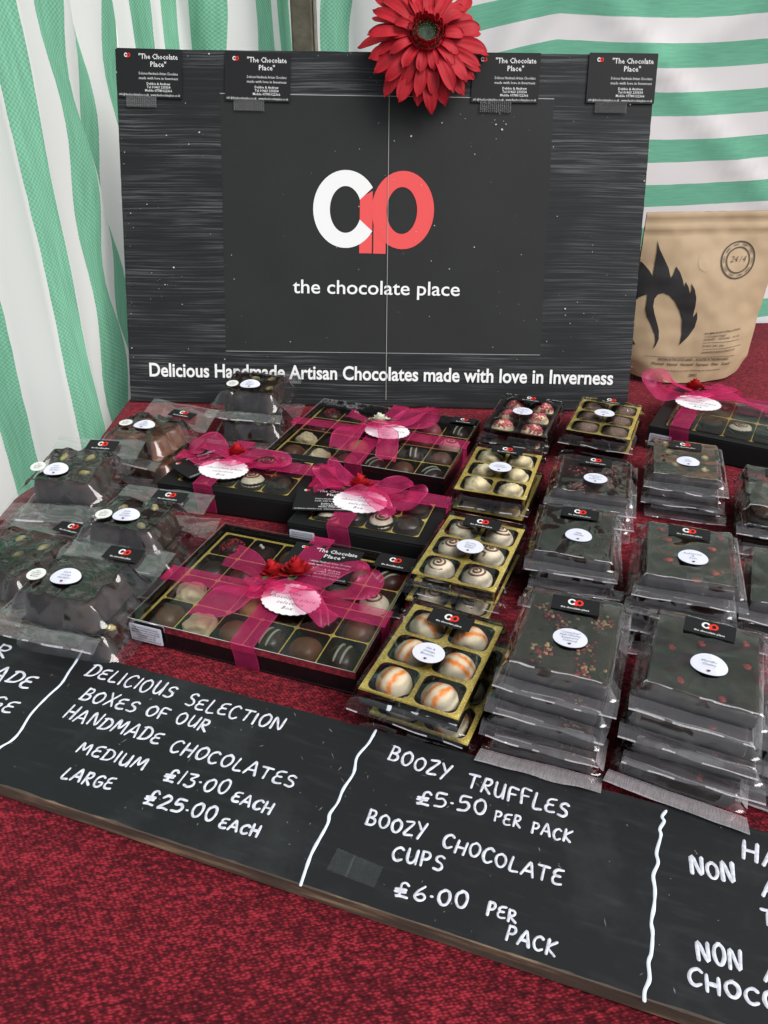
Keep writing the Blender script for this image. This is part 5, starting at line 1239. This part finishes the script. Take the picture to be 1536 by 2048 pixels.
def medium_box(label, c, H, seed, label_side=True, card=None, knot=None, rose_at=None, tag_at=None, pieces=()):
    x, y, rz, W, L = frame4(c, H)
    r = thing('medium_selection_box', label, 'chocolate box', (x, y, 0), rz, 'ribboned boxes of chocolates')
    wx0, wx1 = -W/2 + .016, W/2 - .012; wy0, wy1 = -L/2 + .012, L/2 - .014
    # card sleeve with a window
    V, F = bevel_box(-W/2, W/2, -L/2, L/2, .0003, H - .0014, .0012, 2); 
    mesh_obj('box_base', V, F, M_BLACK, r, smooth=False)
    o_ = rrect(W, L, .0014, 4); i_ = [(wx0 + wx1)/2 + p[0] for p in rrect(wx1 - wx0, wy1 - wy0, .003, 4)], [(wy0 + wy1)/2 + p[1] for p in rrect(wx1 - wx0, wy1 - wy0, .003, 4)]
    n = len(o_); zt = H
    V = [(p[0], p[1], zt) for p in o_] + [(a, b, zt) for a, b in zip(*i_)] + [(p[0], p[1], zt - .0013) for p in o_] + [(a, b, zt - .0013) for a, b in zip(*i_)]
    F = []
    for k in range(n):
        k2 = (k+1) % n; F += [(k, k2, n+k2, n+k), (n+k, n+k2, 3*n+k2, 3*n+k), (k2, k, 2*n+k, 2*n+k2)]
    mesh_obj('lid', V, F, M_BLACK, r, smooth=False)
    # chocolates under the window: a shallow inset tray
    w_, l_ = wx1 - wx0, wy1 - wy0
    e = bpy.data.objects.new('inner_tray', None)
    o, cells, cw, cl = tray(r, 4, 2, w_ - .002, l_ - .002, H - .0008, .0004, .0012, .0010, .006, name='foil_tray', skirt=False)
    ox, oy = (wx0 + wx1)/2, (wy0 + wy1)/2
    for v in o.data.vertices: v.co.x += ox; v.co.y += oy
    ks = ['dark', 'dark_rough', 'swirl', 'dark', 'dark_rough', 'dark', 'pearl', 'swirl']
    for k, (cx, cy_) in enumerate(cells): truffle(r, cx + ox, cy_ + oy, H - .0010, ks[(k + seed) % 8] if k != 2 else 'swirl', seed*50 + k, min(.0125, cw/2*.86), min(.0125, cl/2*.8), .0075, 0, 'chocolate')
    def fn(a, b): return Vector((wx0 + w_*a, wy0 + l_*b, H + .0014 + .0072 * (math.sin(a*math.pi) * math.sin(b*math.pi)) ** .35))
    V, F = grid(20, 16, fn); mesh_obj('window_film', V, F, ACETATE, r)
    p = local_at(r, *knot, H + .004); bands(r, W, L, H + .0045, p.x, p.y, .022)
    bow_at_points(r, H + .004, pieces)
    p = local_at(r, *rose_at, H + .020); rose(r, MX(p.x, p.y, p.z - .010, .3, -.35), .0125, .016, seed=seed + 3)
    p = local_at(r, *tag_at, H + .010); gift_tag(r, MX(p.x, p.y, p.z, R(3), R(8)), .0265, .0175)
    if label_side: address_label(r, -W/2 + .0155, -L/2 - .0006, H*.45, .026, min(.0155, H*.8))
    if card:
        k = bpy.data.objects.new('business_card', None); C.objects.link(k); k.parent = r; k.location = (card[0], card[1], H + .0085); k.rotation_euler = (R(3), 0, R(card[2])); card_parts(k, .060, .042, False)
    return r
medium_box('medium black window box with red rose, between the left bags and the front box', [(332, 960), (588, 1014), (650, 920), (402, 880)], .027, 1, card=(-.045, -.012, 62), knot=(455, 925), rose_at=(472, 897), tag_at=(447, 938), pieces=[
    ('bow_loop', Q2([(495, 385, .010), (440, 345, .018), (375, 285, .024), (320, 320, .018), (285, 365, .010), (380, 385, .008), (480, 390, .008)]), .028, (.45, .9, 1.1, 1.1, .8, .9, .5)),
    ('bow_loop', Q2([(510, 385, .010), (600, 358, .016), (690, 350, .018), (735, 380, .012), (690, 410, .008), (590, 408, .007), (510, 395, .007)]), .022, (.45, .9, 1.0, .9, .9, .9, .5)),
    ('bow_tail', Q2([(430, 388, .013), (505, 385, .016), (590, 392, .013)]), .013, (.7, 1.0, .7))])
medium_box('medium black window box with a business card under its ribbon, beside the gold truffle packs', [(577, 1042), (862, 1096), (895, 1000), (647, 955)], .027, 2, card=(-.046, -.008, 14), knot=(725, 985), rose_at=(720, 960), tag_at=(720, 1003), pieces=[
    ('bow_loop', Q2([(1090, 520, .010), (1020, 450, .018), (955, 400, .024), (930, 425, .018), (975, 500, .010), (1080, 530, .008)]), .024, (.45, .95, 1.0, 1.0, .9, .5)),
    ('bow_loop', Q2([(1130, 530, .010), (1240, 505, .018), (1340, 495, .020), (1378, 535, .012), (1330, 585, .008), (1230, 575, .007), (1130, 545, .007)]), .025, (.45, .9, 1.0, .9, .9, .9, .5)),
    ('bow_tail', Q2([(1060, 515, .010), (960, 505, .012), (880, 520, .008)]), .022, (.5, .9, .6)),
    ('bow_tail', Q2([(1140, 535, .014), (1190, 575, .014), (1230, 620, .009), (1260, 650, .005)]), .022, (.6, 1.0, 1.0, .6)),
    ('bow_tail', Q2([(1030, 530, .013), (1110, 528, .016), (1200, 535, .013)]), .013, (.7, 1.0, .7))])
medium_box('medium black window box with wide bow in front of the brown bag', [(1308, 845), (1592, 918), (1600, 815), (1345, 775)], .030, 3, knot=(1397, 792), rose_at=(1391, 766), tag_at=(1396, 806), pieces=[
    ('bow_loop', [(1390, 785, .010), (1352, 768, .020), (1325, 748, .030), (1306, 758, .024), (1318, 782, .012), (1355, 790, .008), (1390, 790, .008)], .030, (.45, .9, 1.1, 1.0, .9, .9, .5)),
    ('bow_tail', [(1405, 788, .010), (1450, 790, .014), (1495, 805, .010), (1560, 830, .004)], .028, (.5, .9, 1.0, 1.0)),
    ('bow_loop', [(1405, 786, .010), (1440, 778, .017), (1475, 782, .014), (1470, 796, .008), (1410, 792, .007)], .020, (.45, .9, .9, .8, .5)),
    ('bow_tail', [(1370, 788, .013), (1398, 789, .016), (1430, 792, .013)], .013, (.7, 1.0, .7))])

# ================================================================== SIX TRUFFLE PACKS
def T(label, c, z, kind, lines, seed, **kw):
    x, y, rz, W, L = frame4(c, z + .0150); return truffle_pack(label, x, y, z, rz, kind, lines, seed, W=W if 'W' not in kw else kw.pop('W'), L=L if 'L' not in kw else kw.pop('L'), **kw)
PW, PL = .073, .106
T('orange striped white truffles in gold tray, upper of two nearest the chalkboard', [(738, 1372), (915, 1440), (998, 1258), (820, 1208)], .0230, 'orange', ('Gin &', 'Orange', 'Blossom'), 1, W=PW, L=PL)
T('orange striped truffle pack at the bottom of its stack, nearest the chalkboard', [(756, 1424), (932, 1491), (1016, 1304), (839, 1253)], .0015, 'orange', ('Gin &', 'Orange', 'Blossom'), 2, W=PW, L=PL)
T('brown swirled cream truffles in gold tray, upper of two', [(840, 1150), (1000, 1195), (1042, 1062), (885, 1017)], .0230, 'swirl', ('Double', 'Dipped', 'Baileys'), 3, W=PW, L=PL)
T('brown swirled truffle pack underneath its twin, gold edge showing below', [(824, 1204), (984, 1256), (1036, 1110), (876, 1064)], .0015, 'swirl', ('Double', 'Dipped', 'Baileys'), 4, W=PW, L=PL)
T('plain ivory white truffles in gold tray under clear film', [(905, 985), (1057, 1022), (1094, 900), (943, 882)], .0240, 'ivory', ('Creamy', 'Champagne'), 5, W=PW, L=PL)
T('ivory truffle pack hidden under the plain ivory truffles on top', [(900, 1024), (1053, 1062), (1094, 942), (943, 916)], .0015, 'ivory', ('Creamy', 'Champagne'), 6, W=PW, L=PL)
T('pink crumbed white truffles in a black tray against the sign', [(955, 868), (1090, 890), (1135, 800), (1010, 783)], .0240, 'crumb', ('Champagne', '&', 'Raspberry'), 7, W=PW, L=PL, gold=False)
T('pack under the pink crumbed truffles against the sign', [(950, 895), (1085, 917), (1130, 826), (1005, 810)], .0015, 'crumb', ('Champagne', '&', 'Raspberry'), 8, W=PW, L=PL, gold=False)
T('grey cocoa dusted squares in a gold tray, upper pack by the sign corner', [(1128, 868), (1258, 890), (1294, 808), (1160, 788)], .0240, 'cocoa', ('Salted', 'Caramel'), 9, W=PW, L=PL)
T('cocoa dusted pack beneath the grey squares by the sign corner', [(1126, 896), (1256, 918), (1290, 836), (1158, 816)], .0015, 'cocoa', ('Salted', 'Caramel'), 10, W=PW, L=PL)

# ================================================================== FLAT CHOCOLATE PACKETS
def stack(c, n, pitch, kind, lines, labels, seed, z0=.001, dx=(0, 0), group=None, sw=.062, sl=.090, jit=.0032, jr=.08, top_only=False, tops=None, slide=0.0, longfin=False, **kw):
    x, y, rz, _, _ = frame4(c, z0 + pitch * (n - 1) + .010); rng = random.Random(seed)
    for k in range(n):                      # k = 0 is the topmost
        z = z0 + pitch * (n - 1 - k); q = 0 if k == 0 else 1
        ox = rng.uniform(-jit, jit) * q; oy = -slide * k + rng.uniform(-jit, jit) * q
        wx = x + ox * math.cos(rz) - oy * math.sin(rz); wy = y + ox * math.sin(rz) + oy * math.cos(rz)
        packet(labels[k], wx, wy, z, rz + rng.uniform(-jr, jr) * q, lines, kind, seed * 20 + k, sw=sw, sl=sl, group=group, showlab=(k < 2), fins=((.019, .010) if k == n - 1 and longfin else (.0095, .009)), **kw)
G = 'flat chocolate packets in clear film'
def lab4(what, where): return [f'topmost {what} {where}', f'second packet from the top in the stack of {what} {where}', f'third packet from the top in the stack of {what} {where}', f'bottom packet in the stack of {what} {where}']
CR = 'cranachan packet with pink and oat crumbs'
stack([(1016, 1345), (1222, 1398), (1242, 1212), (1066, 1172)], 4, .0170, 'cranachan', ('"Cranachan"', 'Malt Whisky', 'Raspberry', 'Oatmeal'),
      ['topmost dark slab with pink and oat crumbs, oval cranachan sticker', 'crumbed dark slab just under the topmost cranachan packet', 'third crumbed slab down in the cranachan stack', 'lowest crumbed slab of the cranachan stack, silvery seal touching the chalkboard'], 3, group=G, sw=.063, sl=.090, slide=.0066, longfin=True, jit=.0022, th=.0115)
stack([(1290, 1392), (1500, 1442), (1532, 1270), (1322, 1226)], 4, .0170, 'cherry', ('Morello', 'Cherry'),
      ['topmost nearly plain dark slab with morello cherry sticker', 'dark slab directly under the topmost morello cherry packet', 'third dark slab down in the morello cherry stack', 'lowest dark slab of the morello cherry stack, beside the chalkboard'], 4, group=G, sw=.067, sl=.084, slide=.0066, longfin=True, jit=.0022, th=.0115)
stack([(1052, 1128), (1232, 1160), (1240, 1012), (1090, 992)], 3, .0155, 'plain', ('Malt', 'Whisky'),
      ['topmost plain dark slab with malt whisky sticker', 'middle slab in the malt whisky stack', 'lowest slab in the malt whisky stack'], 5, group=G, sw=.062, sl=.086, slide=.005, th=.0105)
stack([(1095, 985), (1262, 1004), (1278, 930), (1115, 912)], 3, .0155, 'raspberry', ('Strawberry', 'Gin &', 'Raspberry'),
      ['topmost dark slab with raspberry crumbs, behind the malt whisky packets', 'middle slab in the raspberry crumb stack behind the malt whisky packets', 'lowest slab in the raspberry crumb stack behind the malt whisky packets'], 6, group=G, sw=.070, sl=.080, amp=.003)
stack([(1278, 1165), (1470, 1190), (1478, 1068), (1290, 1046)], 4, .0155, 'fruit', ('Redcurrant', '&', 'Port'),
      ['topmost dark slab with bright pink fruit pieces', 'pink fruit slab directly under the topmost one', 'third slab down in the pink fruit stack', 'lowest slab in the pink fruit stack'], 7, group=G, sw=.066, sl=.084, jit=.004, slide=.004, th=.0105)
stack([(1288, 968), (1448, 988), (1448, 878), (1302, 866)], 3, .0155, 'ginger', ('Stem', 'Ginger'),
      ['topmost slab with yellow ginger pieces, behind the pink fruit packets', 'middle slab in the ginger stack behind the pink fruit packets', 'lowest slab in the ginger stack behind the pink fruit packets'], 8, group=G, sw=.064, sl=.088)
stack([(1478, 1062), (1640, 1085), (1640, 960), (1490, 945)], 2, .018, 'grainy', ('Cocoa', 'Nib'),
      ['upper pack of grainy dusted truffles cut off by the right picture edge', 'lower pack of grainy dusted truffles cut off by the right picture edge'], 9, group=G, sw=.066, sl=.090)
stack([(1500, 1215), (1670, 1250), (1675, 1120), (1510, 1090)], 3, .0135, 'plain', ('Chilli',),
      ['topmost dark packet at the right picture edge beside the pink fruit stack', 'middle dark packet at the right picture edge beside the pink fruit stack', 'lowest dark packet at the right picture edge beside the pink fruit stack'], 10, group=G, sw=.062, sl=.086)
stack([(1546, 1500), (1740, 1560), (1770, 1400), (1580, 1350)], 3, .0135, 'plain', ('Sea', 'Salt'),
      ['topmost dark packet cut by the right picture edge beside the morello cherry stack', 'middle dark packet cut by the right picture edge beside the morello cherry stack', 'lowest dark packet cut by the right picture edge beside the morello cherry stack'], 11, group=G, sw=.062, sl=.086)

# ================================================================== MARZIPAN BARS IN CRUMPLED BAGS
def bar_mesh(w_, l_, h_, seed, lobes=True):
    def top(x, y):
        ax, ay = abs(x)/(w_/2), abs(y)/(l_/2); s = max(0, 1 - ax**6) ** .35 * max(0, 1 - ay**6) ** .35
        b = max(0, 1 - max(abs(x) / (w_*.43), abs(y) / (l_*.43)))
        for cx, cy_ in ((-.235, -.235), (.235, -.235), (-.235, .235), (.235, .235)):
            d = math.hypot(x/w_ - cx, y/l_ - cy_) / .285; b = max(b, 1 - d)
        return h_ * (min(1, max(0, b) / .20)) ** .45 * (1 + .05 * max(0, b)) + .0012 * noise.noise(Vector((x * 90, y * 90, seed)))
    def fn(a, b):
        x = (a - .5) * w_; y = (b - .5) * l_
        if lobes:
            x *= 1 - .05 * (1 - abs(math.cos(b * 2 * math.pi)) ) ; y *= 1 - .05 * (1 - abs(math.cos(a * 2 * math.pi)))
        z = top(x, y) if 0 < a < 1 and 0 < b < 1 else 0
        return Vector((x, y, max(0, z)))
    return (*grid(48, 48, fn), top)
def marzipan(label, x, y, z, rz, choc, nut, lines, seed, w_=.068, l_=.060, h_=.0215, showlab=True, tilt=(0, 0), flap=.030, flap_up=.010, brandrot=0.0, st=((-.020, -.012), (.004, -.012)), amp=.0042, Wb=.098, Lb=.084, nuts=None, fin_f=.012, brand=True):
    rng = random.Random(seed)
    r = thing('marzipan_bag', label, 'chocolate bag', (x, y, z), rz, 'crumpled clear bags of chocolate marzipan'); r.rotation_euler = (tilt[0], tilt[1], rz)
    V, F, top = bar_mesh(w_, l_, h_, seed); mesh_obj('marzipan_bar', V, F, choc, r)
    for (nx, ny) in (nuts if nuts is not None else ((-.016, .018), (.012, .020), (.018, -.006), (-.012, -.004))):
        v, f = blob((0, 0, 0), .0042, rng.random() * 9, 2, .5, .6); a = rng.random() * 3
        mesh_obj('nut_piece', *xf((v, f), Matrix.Translation((nx, ny, top(nx, ny) + .0008)) @ Matrix.Rotation(a, 4, 'Z') @ Matrix.Diagonal((1.35, .75, 1, 1))), nut, r)
    V, F, MI = film(Wb, Lb, w_*.86, l_*.86, h_ + .001, h_*.30, fin_f, flap, seed, amp, .85, droop=.004, back_up=flap_up, surf=lambda a, b: max(h_ * .55, max(top(max(-w_*.44, min(w_*.44, a + p)), max(-l_*.44, min(l_*.44, b + q))) for p in (-.007, 0, .007) for q in (-.007, 0, .007))) + .0008)
    mesh_obj('wrapper', V, F, [CRUMPLE, FLAP, EDGE_GLINT], r, MI)
    if showlab:
        zz = h_ + amp * .9 + .0032
        round_sticker(r, MX(st[0][0], st[0][1], zz, .1, .05)); name_sticker(r, MX(st[1][0], st[1][1], zz, .12, .08), lines, .0125, .0098, bend=.12)
        if brand: brand_sticker(r, MX(.006, Lb/2 + flap*.52, h_*.30 + flap_up*.45 + .0028, brandrot, R(6)), .034, .017)
    return r
def Z(px, py, z): p = spot(px, py, z); return p.x, p.y
x, y = Z(150, 1165, .052); A6 = R(-16)
marzipan('front dark marzipan bag next to the chalkboard, upper of two', x, y, .030, A6, M_DARKM, M_NUT, ('Dark', 'Orange', 'Marzipan'), 41, nuts=(), st=((-.030, -.006), (-.006, -.002)))
marzipan('lower dark marzipan bag under the front one next to the chalkboard', x + .004, y - .004, .0015, A6 + .08, M_DARKM, M_NUT, (), 42, showlab=False, nuts=((.028, -.012),), Wb=.104)
x, y = Z(265, 1035, .052)
marzipan('dark ginger marzipan bag with square yellow pieces, upper of two beside the medium box', x, y, .030, R(-14), M_DARKM, M_GINGER, ('Dark', 'Ginger', 'Marzipan'), 43, st=((-.022, -.010), (-.002, -.006)), nuts=((.012, .020), (-.016, .012), (.016, -.012)))
marzipan('lower dark marzipan bag under the ginger one beside the medium box', x + .004, y - .002, .0015, R(-8), M_DARKM, M_GINGER, (), 44, showlab=False, Wb=.106)
x, y = Z(145, 935, .052)
marzipan('dark pistachio marzipan bag against the striped side canvas, upper of two', x, y, .030, R(-8), M_DARKM, M_NUT, ('Dark', 'Pistachio', 'Marzipan'), 45, st=((-.030, -.008), (-.010, -.010)), tilt=(R(8), 0), w_=.066, l_=.064, fin_f=.022)
marzipan('lower dark marzipan bag under the pistachio one against the side canvas', x - .002, y + .002, .0015, R(-12), M_DARKM, M_NUT, (), 46, showlab=False, Wb=.110, Lb=.092)
x, y = Z(25, 1105, .034)
marzipan('dark lobed marzipan bag cut by the left picture edge', x, y, .010, R(-22), M_DARKM, M_NUT, ('Dark', 'Nut', 'Marzipan'), 47, st=((-.034, -.02), (-.016, -.014)), nuts=((-.012, .022), (.019, .018), (.006, .000)), w_=.072, l_=.072, Wb=.12, Lb=.10)
x, y = Z(295, 858, .052)
marzipan('pale brown milk chocolate marzipan bag at the left foot of the sign, upper of two', x, y, .030, R(-22), M_MILK, M_NUT, ('Milk', 'Cherry', 'Marzipan'), 48, nuts=(), st=((-.024, -.006), (-.002, -.002)), flap=.034, flap_up=.020)
marzipan('lower milk chocolate marzipan bag at the left foot of the sign', x + .004, y - .006, .0015, R(-18), M_MILK, M_NUT, (), 49, showlab=False, nuts=())
x, y = Z(508, 768, .064)
marzipan('dark almond marzipan bag overlapping the sign slogan, upper of two', x, y, .040, R(-10), M_DARKM, mat('pale almond slices', (.50, .40, .17), .5, var=.2, vscale=300), ('Dark', 'Almond', 'Marzipan'), 50, st=((-.024, -.008), (-.002, -.006)), nuts=((.022, -.004), (.018, .020), (-.004, .022)), tilt=(R(6), 0), flap=.018, brand=False)
marzipan('lower dark almond marzipan bag under the one overlapping the slogan', x - .002, y - .012, .0015, R(-8), M_DARKM, MATS['pale almond slices'], (), 51, showlab=False, nuts=((-.016, -.016), (.010, -.018), (.024, .0)))
